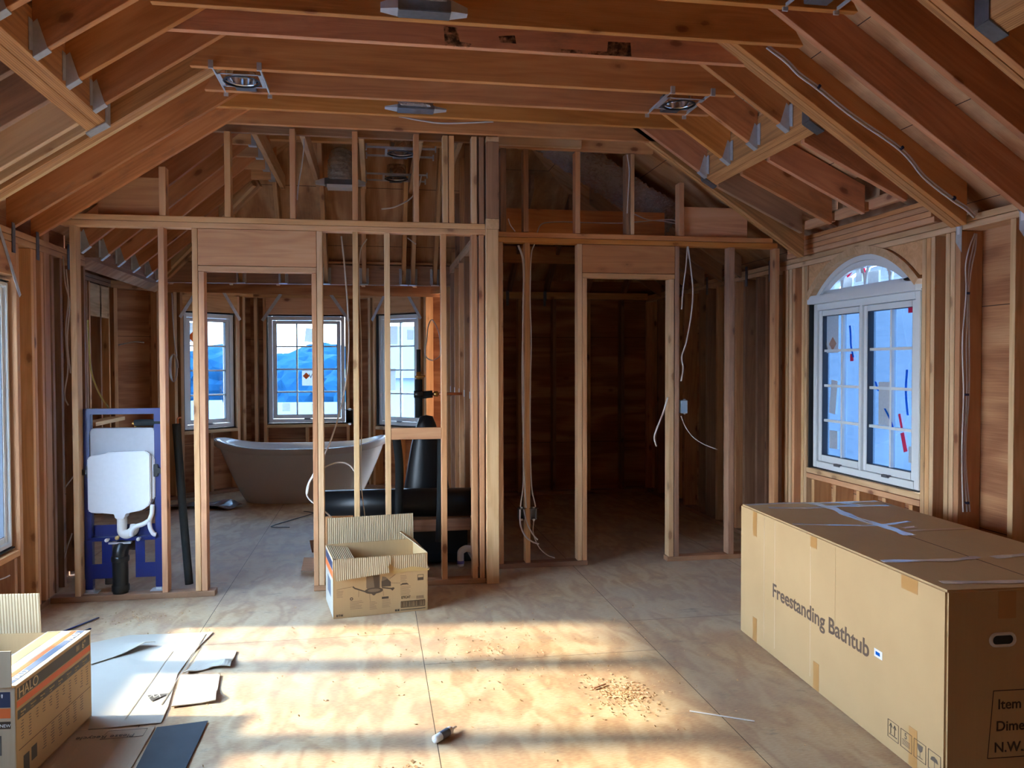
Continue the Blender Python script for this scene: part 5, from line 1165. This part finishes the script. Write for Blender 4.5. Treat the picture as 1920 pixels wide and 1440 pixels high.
# ------------------------------------------------------------------ freestanding bathtub
tb = empty('bathtub', (-.79, 9.32, 0)); tag(tb, 'white freestanding slipper bathtub with raised ends, in front of the bay windows', 'bathtub')
n = 56
def tub_ring(h, k, inner=False):
    """h 0..1 from floor to rim"""
    a = 2*math.pi*k/n; c, s = math.cos(a), math.sin(a)
    f = h**.8
    rx = .60+(.915-.60)*f; ry = .29+(.40-.29)*f
    if inner: rx -= .045; ry -= .045
    e = .75
    x = rx*math.copysign(abs(c)**e, c); y = ry*math.copysign(abs(s)**e, s)
    top = .585+.10*abs(c)**2.6
    if inner: z = .16+(top-.16)*h
    else: z = .0+top*h
    return V3(x, y, z)
bm = bmesh.new(); rings = []
for h in [0, .02, .08, .2, .4, .6, .78, .90, .96, 1.0]: rings.append([bm.verts.new(tub_ring(h, k)*1) for k in range(n)])
lip = []
for k in range(n):
    p = tub_ring(1, k); p2 = Vector((p.x*1.012, p.y*1.03, p.z+.012)); lip.append(bm.verts.new(p2))
rings.append(lip)
lip2 = []
for k in range(n):
    p = tub_ring(1, k, True); lip2.append(bm.verts.new(Vector((p.x, p.y, p.z+.014))))
rings.append(lip2)
for h in [.9, .7, .45, .2, .05, 0]: rings.append([bm.verts.new(tub_ring(h, k, True)) for k in range(n)])
for a, b in zip(rings, rings[1:]):
    for k in range(n): bm.faces.new((a[k], a[(k+1) % n], b[(k+1) % n], b[k]))
bm.faces.new(rings[0]); bm.faces.new(rings[-1])
o = link('tub_shell', mesh_of(bm, 'tub_shell', True), ACRYL, tb)
bm = bmesh.new(); rr_ = [[], [], []]
for k in range(n):
    p = tub_ring(1, k)
    for j, (sx_, dz) in enumerate(((1.012, -.052), (1.028, -.050), (1.028, .012))): rr_[j].append(bm.verts.new((p.x*sx_, p.y*(1+(sx_-1)*2), p.z+dz)))
for a, b in zip(rr_, rr_[1:]):
    for k in range(n): bm.faces.new((a[k], a[(k+1) % n], b[(k+1) % n], b[k]))
link('rim_band', mesh_of(bm, 'rim_band', True), ACRYL, tb)
boxes('overflow_slot', [(-.03, .07, .33, .338, .50, .515)], CHROME, tb)
boxes('cardboard_tag', [(-.02, .12, -.40, -.398, .565, .60)], PAPER, tb)

# ------------------------------------------------------------------ in-wall toilet frame
tf = empty('toilet_frame', (-1.60, 5.56, 0)); tag(tf, 'blue steel in-wall toilet frame with white cistern, between two studs of the left partition', 'toilet frame')
hw = .235
boxes('upright', [(-hw, -hw+.045, 0, .045, .06, 1.215)], BLUE, tf, .003); boxes('upright', [(hw-.045, hw, 0, .045, .06, 1.215)], BLUE, tf, .003)
boxes('top_rail', [(-hw, hw, -.002, .047, 1.185, 1.222)], BLUE, tf, .003)
boxes('cross_rail', [(-hw+.04, hw-.04, -.01, .035, .372, .395), (-hw+.04, hw-.04, .03, .036, .395, .47), (-hw+.04, hw-.04, -.012, -.004, .372, .388)], BLUE, tf, .002)
for sx_ in (-1, 1):
    a, b = sorted((sx_*.07, sx_*.19)); c0, c1 = sorted((sx_*.135, sx_*.19))
    boxes('base_plate', [(a, b, -.004, .0, .13, .225), (a, a+.062 if sx_ < 0 else a+.058, -.004, 0, .225, .37) if sx_ > 0 else (b-.062, b, -.004, 0, .225, .37), (min(sx_*.19, sx_*.235), max(sx_*.19, sx_*.235), -.004, 0, .13, .38)], BLUE, tf, .001)
    boxes('foot', [(min(sx_*.225, sx_*.190), max(sx_*.225, sx_*.190), .005, .04, .012, .08), (min(sx_*.26, sx_*.16), max(sx_*.26, sx_*.16), -.02, .06, .038, .044)], STEEL, tf)
    boxes('clamp', [(min(sx_*.215, sx_*.185), max(sx_*.215, sx_*.185), -.012, .01, .78, .86), (min(sx_*.250, sx_*.205), max(sx_*.250, sx_*.205), -.016, .006, .80, .835)], PVCB, tf, .002)
bx = lambda P: P
def cist(name, poly, y0, y1, mat):
    bm = bmesh.new(); a = [bm.verts.new((x, y0, z)) for x, z in poly]; b = [bm.verts.new((x, y1, z)) for x, z in poly]
    bm.faces.new(a); bm.faces.new(b); m_ = len(poly)
    for i in range(m_): bm.faces.new((a[i], a[(i+1) % m_], b[(i+1) % m_], b[i]))
    bmesh.ops.bevel(bm, geom=[e for e in bm.edges], offset=.006, segments=2, affect='EDGES')
    return link(name, mesh_of(bm, name), mat, tf)
cist('cistern_cap', [(-.205, .84), (-.205, 1.075), (-.185, 1.095), (.185, 1.095), (.198, 1.08), (.198, .80)], .0, .085, CISTG)
cist('cistern', [(-.205, .575), (-.205, .905), (-.185, .925), (-.10, .93), (-.088, .945), (.145, .948), (.175, .925), (.175, .63), (.165, .60), (.14, .58), (.11, .563), (.015, .553), (.015, .515), (-.045, .515), (-.045, .553), (-.165, .556), (-.195, .563)], -.028, .07, CISTW)
cist('cistern_side', [(.176, .63), (.176, .92), (.195, .90), (.195, .64)], -.012, .06, CISTW)
tube('flush_bend', [(-.012, .01, .525), (-.012, .01, .46), (-.008, .005, .425), (.02, .0, .41), (.055, .01, .43), (.06, .03, .46)], .030, PVCW, tf, n=14)
tube('refill_pipe', [(.18, -.01, .60), (.175, -.012, .54), (.162, -.014, .50), (.165, -.014, .45), (.185, -.014, .41), (.20, -.014, .405)], .014, CISTW, tf, n=10)
tube('refill_pipe', [(.162, -.016, .50), (.12, -.016, .475), (.075, -.016, .46), (.055, -.016, .43), (.05, -.016, .40)], .015, CISTW, tf, n=10)
tube('waste_bend', [(.03, .12, .33), (.015, .06, .345), (-.01, .01, .335), (-.02, -.01, .28), (-.02, -.01, .16), (-.02, -.01, .01)], .048, PVCB, tf, n=20)
bm = bmesh.new(); add_lathe(bm, [(.052, .05), (.054, .055), (.054, .085), (.052, .09)], (-.02, -.01, 0), 24); add_lathe(bm, [(.052, .24), (.055, .245), (.055, .27), (.052, .275)], (-.02, -.01, 0), 24)
link('pipe_collar', mesh_of(bm, 'pipe_collar', True), PVCB, tf)
boxes('pipe_clamp', [(-.085, .05, -.03, .0, .355, .366)], STEEL, tf)
for x in (-.09, .10): tube('threaded_rod', [(x, -.045, .385), (x+.006, .03, .385)], .007, PVCW, tf, smooth=0); tube('rod_cap', [(x+.0, -.052, .385), (x, -.035, .385)], .012, PVCW, tf, smooth=0)
tube('drain_plug', [(-.035, -.025, .392), (-.035, .0, .392)], .013, YEL, tf, smooth=0)
tube('water_inlet', [(.07, .02, 1.125), (.12, .02, 1.128), (.24, .02, 1.128)], .022, FOAM, tf, n=14); tube('brass_elbow', [(.075, .02, 1.10), (.072, .02, 1.118), (.055, .02, 1.125)], .009, BRASS, tf)
tube('grey_conduit', [(-.18, .3, .02), (-.185, .3, .36)], .03, GREYB, tf, smooth=0); tube('grey_conduit', [(-.13, .35, .02), (-.13, .35, .45)], .02, GREYB, tf, smooth=0)
# leaning insulated pipes
ip = tag(tube('insulated_pipe', [(-1.285, 5.62, 1.115), (-1.272, 5.62, .9), (-1.245, 5.61, .5), (-1.212, 5.60, .06)], .026, FOAM, n=16), 'black foam-insulated pipe leaning between stud and doorway, right of the toilet frame', 'pipe')
tube('copper_end', [(-1.275, 5.62, 1.11), (-1.274, 5.62, 1.15), (-1.255, 5.62, 1.155)], .006, COPPER, ip)
tag(tube('insulated_pipe', [(.455, 5.70, 1.02), (.452, 5.70, .6), (.440, 5.70, .255)], .027, FOAM, n=16), 'vertical black foam-insulated pipe left of the reddish stud, ending above the floor', 'pipe')
tag(tube('insulated_pipe', [(.145, 5.85, 1.02), (.170, 5.85, .75), (.158, 5.85, .30)], .030, FOAM, n=16), 'black foam-insulated pipe behind the wavy stud, right of the bathtub', 'pipe')
mr = tag(tube('membrane_roll', [(-.36, 6.02, .485), (.2, 6.02, .482), (.70, 6.02, .475)], .105, MEMB, n=24, smooth=0), 'large shiny black membrane roll lying behind the studs', 'roll')
mr.name = 'membrane_roll'
bm = bmesh.new(); add_lathe(bm, [(.22, -.36), (.20, 0), (.185, .12), (.12, .5), (.075, .66), (.05, .72), (.0, .73)], (.40, 6.45, .37), 20, 1, .7)
tag(link('membrane_drape', mesh_of(bm, 'membrane_drape', True), MEMB), 'black cone-shaped membrane draped round the pipes behind the short block', 'membrane')
timber('bench_rail', 'horizontal timber under the black membrane roll', 'rail', -.10, .70, 5.90, 5.938, .285, .375, DARKW)
timber('bench_board', 'reddish board behind the open carton under the membrane roll', 'board', -.34, -.15, 5.66, 5.70, .04, .46, PINK)
timber('bench_rail', 'rear horizontal timber under the black membrane roll', 'rail', -.34, .70, 6.16, 6.20, .285, .375, DARKW)
tag(boxes('recess_panels', [(-.30, .70, 6.24, 6.25, .04, .38), (-.30, .70, 5.98, 6.24, .04, .046)], MEMB), 'black panels at the back and bottom of the low recess under the membrane roll', 'membrane')  # thin black panels, one upright at the back, one flat at the bottom
pt = tag(tube('drain_trap', [(.60, 5.80, .05), (.60, 5.80, .12), (.605, 5.80, .155), (.64, 5.80, .175), (.68, 5.82, .165)], .024, PVCW, n=14), 'white plastic drain trap low behind the partition, left of the post', 'pipe'); tube('purple_primer_ring', [(.60, 5.80, .068), (.60, 5.80, .09)], .027, simple('purple_primer', (.20, .18, .50), .5), pt, smooth=0, n=16)
# valve assembly
va = empty('shower_valve', (.37, 6.6, 1.26)); tag(va, 'brass shower valve on a black insulated riser behind the studs, left of the reddish stud', 'valve')
tube('riser_pipe', [(-.02, 0, -.19), (-.02, 0, .12)], .030, FOAM, va, smooth=0, n=14); tube('upper_riser', [(-.02, 0, .16), (-.02, 0, .36)], .017, FOAM, va, smooth=0, n=12)
tube('brass_union', [(-.02, 0, .10), (-.02, 0, .18)], .021, BRASS, va, smooth=0, n=10); tube('side_pipe', [(-.02, 0, -.01), (.09, 0, 0)], .030, FOAM, va, smooth=0, n=14)
tube('copper_pipe', [(.09, 0, 0), (.33, 0, .0)], .012, COPPER, va, smooth=0); tube('brass_nut', [(.10, 0, 0), (.135, 0, 0)], .022, BRASS, va, smooth=0, n=8)
tube('valve_body', [(-.06, -.02, 0), (.01, -.02, 0)], .030, PVCB, va, smooth=0, n=10); tube('valve_tap', [(-.05, -.03, .14), (.03, -.03, .145)], .009, BRASS, va, smooth=0)

# ------------------------------------------------------------------ recessed lights and ducts in the ceiling
def can(x, y, z, label, r=.085, bars='y', rot=0):
    t = empty('recessed_light', (x, y, z), rot); tag(t, label, 'recessed light')
    bm = bmesh.new(); add_lathe(bm, [(r+.012, .0), (r+.012, .006), (r, .006), (r, .012), (r-.006, .11), (0, .12)], n=28); link('housing', mesh_of(bm, 'housing', True), CHROME, t)
    bm = bmesh.new(); add_lathe(bm, [(r+.014, -.002), (r+.002, -.004), (r+.002, .004)], n=28); link('trim_ring', mesh_of(bm, 'trim_ring', True), BLACKM, t)
    boxes('mounting_plate', [(-r-.03, -r-.012, -r-.02, r+.02, .004, .006), (r+.012, r+.03, -r-.02, r+.02, .004, .006), (-r-.03, r+.03, r+.008, r+.02, .004, .006), (-r-.03, r+.03, -r-.02, -r-.008, .004, .006)], STEEL, t)
    boxes('junction_box', [(-.055, .055, r+.03, r+.10, .006, .10)], STEELD, t, .003)
    for s in (-1, 1):
        d = (r+.035)*s
        if bars == 'y': b = boxes('hanger_bar', [(d-.004, d+.004, -.22, .22, .004, .018), (d-.012, d+.012, -.225, -.215, -.012, .03), (d-.012, d+.012, .215, .225, -.012, .03)], STEEL, t)
        else: b = boxes('hanger_bar', [(-.25, .25, d-.004, d+.004, .004, .018), (-.255, -.245, d-.012, d+.012, -.012, .03), (.245, .255, d-.012, d+.012, -.012, .03)], STEEL, t)
    tube('lamp_socket', [(0, 0, .10), (0, 0, .05)], .018, PVCW, t, smooth=0); return t
can(-.70, 4.635, 3.035, 'recessed light can between joists at the upper left', bars='y')
can(1.79, 4.635, 3.035, 'recessed light can between joists at the upper right', bars='y')
can(1.88, 3.09, 3.035, 'recessed light can cut by the top edge of the view, upper right', bars='y')
can(.20, 6.12, 3.06, 'nearer of the two recessed light cans over the bathroom', bars='x'); can(.19, 6.95, 3.06, 'farther of the two recessed light cans over the bathroom', bars='x')
def boot(x, y, z, label, w_=.16, h_=.05, duct=True, dd=.055):
    t = empty('duct_boot', (x, y, z)); tag(t, label, 'duct boot')
    boxes('boot_box', [(-w_, w_, -dd, dd, -.005, h_)], STEELD, t, .003)
    for s in (-1, 1):
        bm = bmesh.new(); hh_ = min(h_, .05); add_hexa(bm, [(s*w_, -.045, 0), (s*(w_+.075), -.02, .004), (s*(w_+.075), .02, .004), (s*w_, .045, 0), (s*w_, -.045, hh_), (s*(w_+.075), -.02, hh_*.6), (s*(w_+.075), .02, hh_*.6), (s*w_, .045, hh_)])
        link('flange', mesh_of(bm, 'flange'), STEEL, t)
    if duct:
        bm = bmesh.new(); P = [(0, 0, h_-.01), (0, .0, h_+.05), (0, .01, h_+.12), (.02, .05, h_+.22)]; C = catmull(P, 8)
        add_tube(bm, C, [.105+.006*math.sin(i*2.3) for i in range(len(C))], 28); link('foil_sleeve', mesh_of(bm, 'foil_sleeve', True), FOIL, t)
    return t
boot(.225, 3.63, 3.04, 'metal duct boot between joists at the top edge of the view', .115, .05, True, .045)
boot(.255, 4.985, 3.035, 'metal duct boot with foil sleeve between joists, centre of the ceiling', .11, .018)
bt = boot(-.27, 7.0, 3.00, 'metal duct boot with foil sleeve hanging over the bathroom', .13)
boxes('plastic_cover', [(-.11, .12, -.07, .07, -.03, -.005)], LABELW, bt)
bm = bmesh.new(); C = catmull([(-.26, 6.9, 3.45), (-.25, 6.5, 3.38), (-.2, 6.0, 3.30)], 10); add_tube(bm, C, [.13+.008*math.sin(i*2.7) for i in range(len(C))], 24)
tag(link('flexible_duct', mesh_of(bm, 'flexible_duct', True), FOIL), 'foil flexible duct high over the bathroom, behind the lowest joist', 'duct')
bm = bmesh.new(); C = catmull([(1.30, 6.55, 3.42), (1.62, 6.52, 3.20), (1.95, 6.46, 2.97), (2.20, 6.42, 2.80), (2.42, 6.4, 2.68)], 14)
add_tube(bm, C, [.135+.007*math.sin(i*1.9) for i in range(len(C))], 32)
from mathutils import noise as mn2
bmesh.ops.subdivide_edges(bm, edges=list(bm.edges), cuts=1, use_grid_fill=True)
bm.normal_update()
for v_ in bm.verts: v_.co += v_.normal*(.018*mn2.noise(v_.co*38)+.012*mn2.noise(v_.co*90+Vector((3, 1, 0))))
tag(link('flexible_duct', mesh_of(bm, 'flexible_duct', False), FOIL), 'long silver foil flexible duct sloping over the closet', 'duct')

# ------------------------------------------------------------------ cables and electrical boxes
def cable(label, P, r=.0045, mat=ROMEX, ties=(), sm=8):
    o = tube('cable', P, r, mat, n=7, smooth=sm); tag(o, label, 'cable')
    for p, d in ties:
        p = Vector(p); d = Vector(d).normalized(); tube('cable_staple', [p-d*.006, p+d*.006], r*2.6, CLIP, o, smooth=0)
    return o
def pY(L, Y): return [atY(x, y, Y) for x, y in L]
# twin cable down the right slope rafter and the right wall (on the near face of the rafter at Y 3.465)
rp = [(1440, 85), (1475, 112), (1500, 137), (1535, 163), (1600, 215), (1690, 278), (1735, 330), (1788, 372), (1812, 388), (1829, 404)]
c1 = [atY(x, y, 3.455+.38) for x, y in rp]
for dx, lb in ((0, 'upper white cable of the pair stapled along the right rafter'), (.012, 'lower white cable of the pair stapled along the right rafter')):
    P = [p+Vector((-dx*.6, 0, -dx)) for p in c1]
    cable(lb, P, .0055, ties=[(P[3], P[4]-P[3]), (P[5], P[6]-P[5]), (P[7], P[8]-P[7])] if dx == 0 else [])
wp = [(1829, 438), (1818, 468), (1812, 500), (1813, 550), (1806, 640), (1808, 740), (1805, 850), (1807, 960)]
for dx, lb in ((0, 'left white cable hanging down the right wall beside the plywood panel'), (.02, 'middle white cable hanging down the right wall beside the plywood panel'), (.035, 'right white cable hanging down the right wall beside the plywood panel')):
    P = [atY(x, y, 3.970)+Vector((dx*(.3+.9*abs(math.sin(i*1.1)))-.004, 0, 0)) for i, (x, y) in enumerate(wp)]
    cable(lb, P, .0045, ties=[(P[3], (0, 0, 1)), (P[5], (0, 0, 1)), (P[7]+Vector((0, 0, .05)), (0, 0, 1))] if dx == .02 else [])
cable('white cable running along the lowest ceiling joist from the far duct boot', [atY(x, y, 5.40) for x, y in ((748, 218), (790, 226), (830, 231), (880, 230), (925, 228))], .006)
cable('white cable hanging from the top plate to the loop left of the open box', pY([(640, 443), (646, 500), (652, 580), (654, 650), (648, 720), (632, 790), (610, 850), (590, 885), (577, 910), (576, 930), (590, 945), (610, 960), (625, 974)], 5.62), .0055)
cable('white cable looping from the stud down beside the doorway stud', pY([(665, 884), (655, 872), (640, 867), (622, 870), (600, 882), (582, 902), (576, 926)], 5.60), .0055)
cable('thin white cable following the stud with the black box', pY([(688, 448), (676, 470), (673, 520), (677, 640), (678, 780), (677, 900), (684, 968)], 5.585), .0035)
cable('short white cable at the top plate behind the pale studs', pY([(764, 446), (772, 452), (780, 458)], 5.8), .004)
cable('white cable crossing above the bathroom from the left plates to the light cans', pY([(715, 392), (740, 388), (770, 372), (785, 350), (790, 330)], 5.9), .005)
cable('white cable hanging in the upper left gable opening', pY([(568, 240), (570, 270), (566, 310), (560, 345), (557, 375)], 5.75), .0045)
cable('left white cable of the bundle down the closet partition stud', pY([(971, 460), (980, 490), (981, 560), (979, 700), (981, 830), (981, 905), (976, 950)], 5.835), .0045)
cable('second white cable of the bundle down the closet partition stud', pY([(973, 460), (982, 495), (980, 600), (982, 750), (981, 850), (984, 910), (987, 952)], 5.835), .0045)
cable('white cable on the right edge of the closet partition stud', pY([(1002, 458), (996, 480), (994, 560), (996, 640), (994, 760), (996, 900), (1004, 950)], 5.835), .0045)
cable('white cable tail hanging below the dark box to the floor of the closet partition', pY([(975, 955), (976, 985), (985, 1005), (997, 1015), (1010, 1020)], 5.83), .006)
cable('second white cable tail below the dark box of the closet partition', pY([(982, 955), (988, 980), (998, 1000), (1008, 1012)], 5.83), .005)
cable('thin white cable tail reaching the bottom plate of the closet partition', pY([(1001, 975), (1000, 1000), (1010, 1025), (1025, 1040), (1040, 1046)], 5.84), .0035)
cable('thin white cable arching over the top plate of the closet partition', pY([(1007, 437), (1012, 424), (1022, 418), (1050, 416), (1090, 417), (1130, 418), (1170, 418), (1220, 414), (1258, 412), (1272, 418)], 6.0), .0045)
cable('second thin white cable above the top plate of the closet', pY([(1190, 402), (1215, 412), (1245, 415), (1272, 420)], 6.02), .0045)
cable('white cable curving at the corner post above the plates', pY([(953, 410), (957, 422), (966, 434)], 5.84), .004)
cable('left white cable of the pair beside the closet doorway', pY([(1289, 462), (1286, 500), (1281, 540), (1278, 580)], 5.84), .005)
cable('right white cable of the pair bowing beside the closet doorway', pY([(1290, 462), (1295, 500), (1299, 545), (1296, 590), (1287, 640), (1278, 670), (1281, 690), (1277, 715)], 5.84), .0055)
cable('white cable tail hanging in the closet doorway from the trimmer stud', pY([(1252, 745), (1243, 775), (1233, 800), (1227, 820), (1231, 837)], 5.84), .0065)
cable('thin white cable end poking right of the pale blue box', pY([(1277, 780), (1285, 800), (1300, 820), (1320, 833), (1345, 843)], 5.85), .0035)
cable('white cable hanging beside the second short stud over the closet', pY([(1176, 290), (1180, 320), (1178, 360), (1176, 400)], 5.83), .0045)
for k, (L, Y, lb) in enumerate((([(118, 480), (122, 530), (130, 570), (126, 640), (132, 700)], 5.72, 'white cable hanging on the left wall stud behind the partition'), ([(124, 505), (128, 560), (123, 620), (127, 690), (121, 740), (128, 760)], 5.74, 'second white cable hanging behind the first pale stud'), ([(140, 890), (118, 920), (103, 945), (101, 968)], 5.8, 'white cable end curling low on the left wall of the bathroom'), ([(135, 1000), (122, 1040), (118, 1070), (120, 1100)], 5.75, 'white cable end near the floor on the left bathroom wall'))): cable(lb, pY(L, Y), .0045)
cable('yellowish cable sagging from the upper left down to the toilet cistern', pY([(165, 600), (168, 660), (172, 700), (185, 735), (203, 765)], 6.3), .006, YROMEX)
cable('coiled white cable hanging beside the left bay window', [atY(325+9*math.cos(a)*(1-.03*a), 690-26*math.sin(a), 8.4+.004*a) for a in [k*.5 for k in range(36)]], .006, sm=2)
cable('white cable feeding the coil beside the left bay window', pY([(322, 550), (324, 600), (327, 640), (331, 668)], 8.4), .006)
cable('thin white cable loop on the plywood right of the bay windows', pY([(814, 675), (824, 668), (826, 655), (823, 625), (811, 600), (803, 612), (800, 640), (797, 662), (803, 673), (812, 676)], 8.6), .006)
cable('short white cable poking horizontally from the dark turret studs', pY([(222, 647), (250, 641), (270, 642)], 8.6), .007)
cable('grey cable end on the left wall below the window', [atX(x, y, XL+.01) for x, y in ((-20, 1092), (5, 1085), (18, 1079))], .004)
def ebox(label, x0, x1, y0, y1, z0, z1, mat):
    t = empty('electrical_box', (x0, y0, z0)); tag(t, label, 'electrical box'); W_, D_, H_ = x1-x0, y1-y0, z1-z0; q_ = .004
    boxes('box_shell', [(0, W_, D_-q_, D_, 0, H_), (0, q_, 0, D_, 0, H_), (W_-q_, W_, 0, D_, 0, H_), (0, W_, 0, D_, 0, q_), (0, W_, 0, D_, H_-q_, H_)], mat, t)
    boxes('screw_tab', [(W_/2-.008, W_/2+.008, -.002, .004, -.008, .006), (W_/2-.008, W_/2+.008, -.002, .004, H_-.006, H_+.008)], STEEL, t)
    boxes('nail_flange', [(-.012, W_+.012, -.003, -.001, H_-.004, H_)], PVCB, t); return t
p = atY(649, 795, YL); q2 = atY(662, 768, YL); ebox('black electrical box on the left side of the pale stud in front of the bathtub', p.x, q2.x-.0, YL+.01, YL+.07, p.z, q2.z, PVCB)
p = atY(995, 974, YR); q2 = atY(1006, 952, YR); ebox('grey electrical box on the right side of the closet partition stud', p.x, q2.x, YR-.01, YR+.05, p.z, q2.z, GREYB)
p = atY(972, 974, YR); q2 = atY(983, 952, YR); ebox('dark electrical box on the left side of the closet partition stud', p.x, q2.x, YR-.01, YR+.05, p.z, q2.z, PVCB)
p = atY(1277, 775, YR); q2 = atY(1288, 750, YR); bb = ebox('pale blue electrical box beside the closet doorway', p.x, q2.x, YR-.01, YR+.05, p.z, q2.z, BLUEB)
boxes('cover', [(0.002, q2.x-p.x-.002, -.004, -.001, .004, q2.z-p.z-.004)], BLUEB, bb)
# pencil word on the stud with the black box, as scribbled
text('Dpm', .045, INK, None, frame_m((-.136, YL-.0006, 1.34), (0, 0, 1), (-1, 0, 0))) if False else None

# dirt smudges with a shape of their own on the stained long joist
q = NB('black_smudge'); tc_ = q.n('ShaderNodeTexCoord'); f_ = q.noise(tc_.outputs['Object'], 22, 6, .7)
tr = q.n('ShaderNodeBsdfTransparent'); df = q.n('ShaderNodeBsdfDiffuse'); df.inputs[0].default_value = (.03, .025, .022, 1); mx = q.n('ShaderNodeMixShader')
q.l(q.ramp(f_, (.42, 0), (.60, .8)), mx.inputs[0]); q.l(tr.outputs[0], mx.inputs[1]); q.l(df.outputs[0], mx.inputs[2]); q.l(mx.outputs[0], q.out.inputs[0]); SMUDGE = q.m
bpy.context.view_layer.update()
JD = [o for o in COL.objects if o.get('label', '').startswith('long stained ceiling joist')][0]
for P in ([(832, 48), (858, 52), (862, 78), (884, 82), (880, 90), (834, 86)], [(1140, 78), (1182, 80), (1184, 106), (1120, 103), (1050, 98), (1052, 92), (1138, 97)], [(935, 68), (965, 66), (968, 82), (938, 80)]):
    bm = bmesh.new(); bm.faces.new([bm.verts.new(atY(x, y, 3.9712)) for x, y in P]); o = link('black_smudge', mesh_of(bm, 'black_smudge'), SMUDGE)
    o.parent = JD; o.matrix_parent_inverse = JD.matrix_world.inverted()
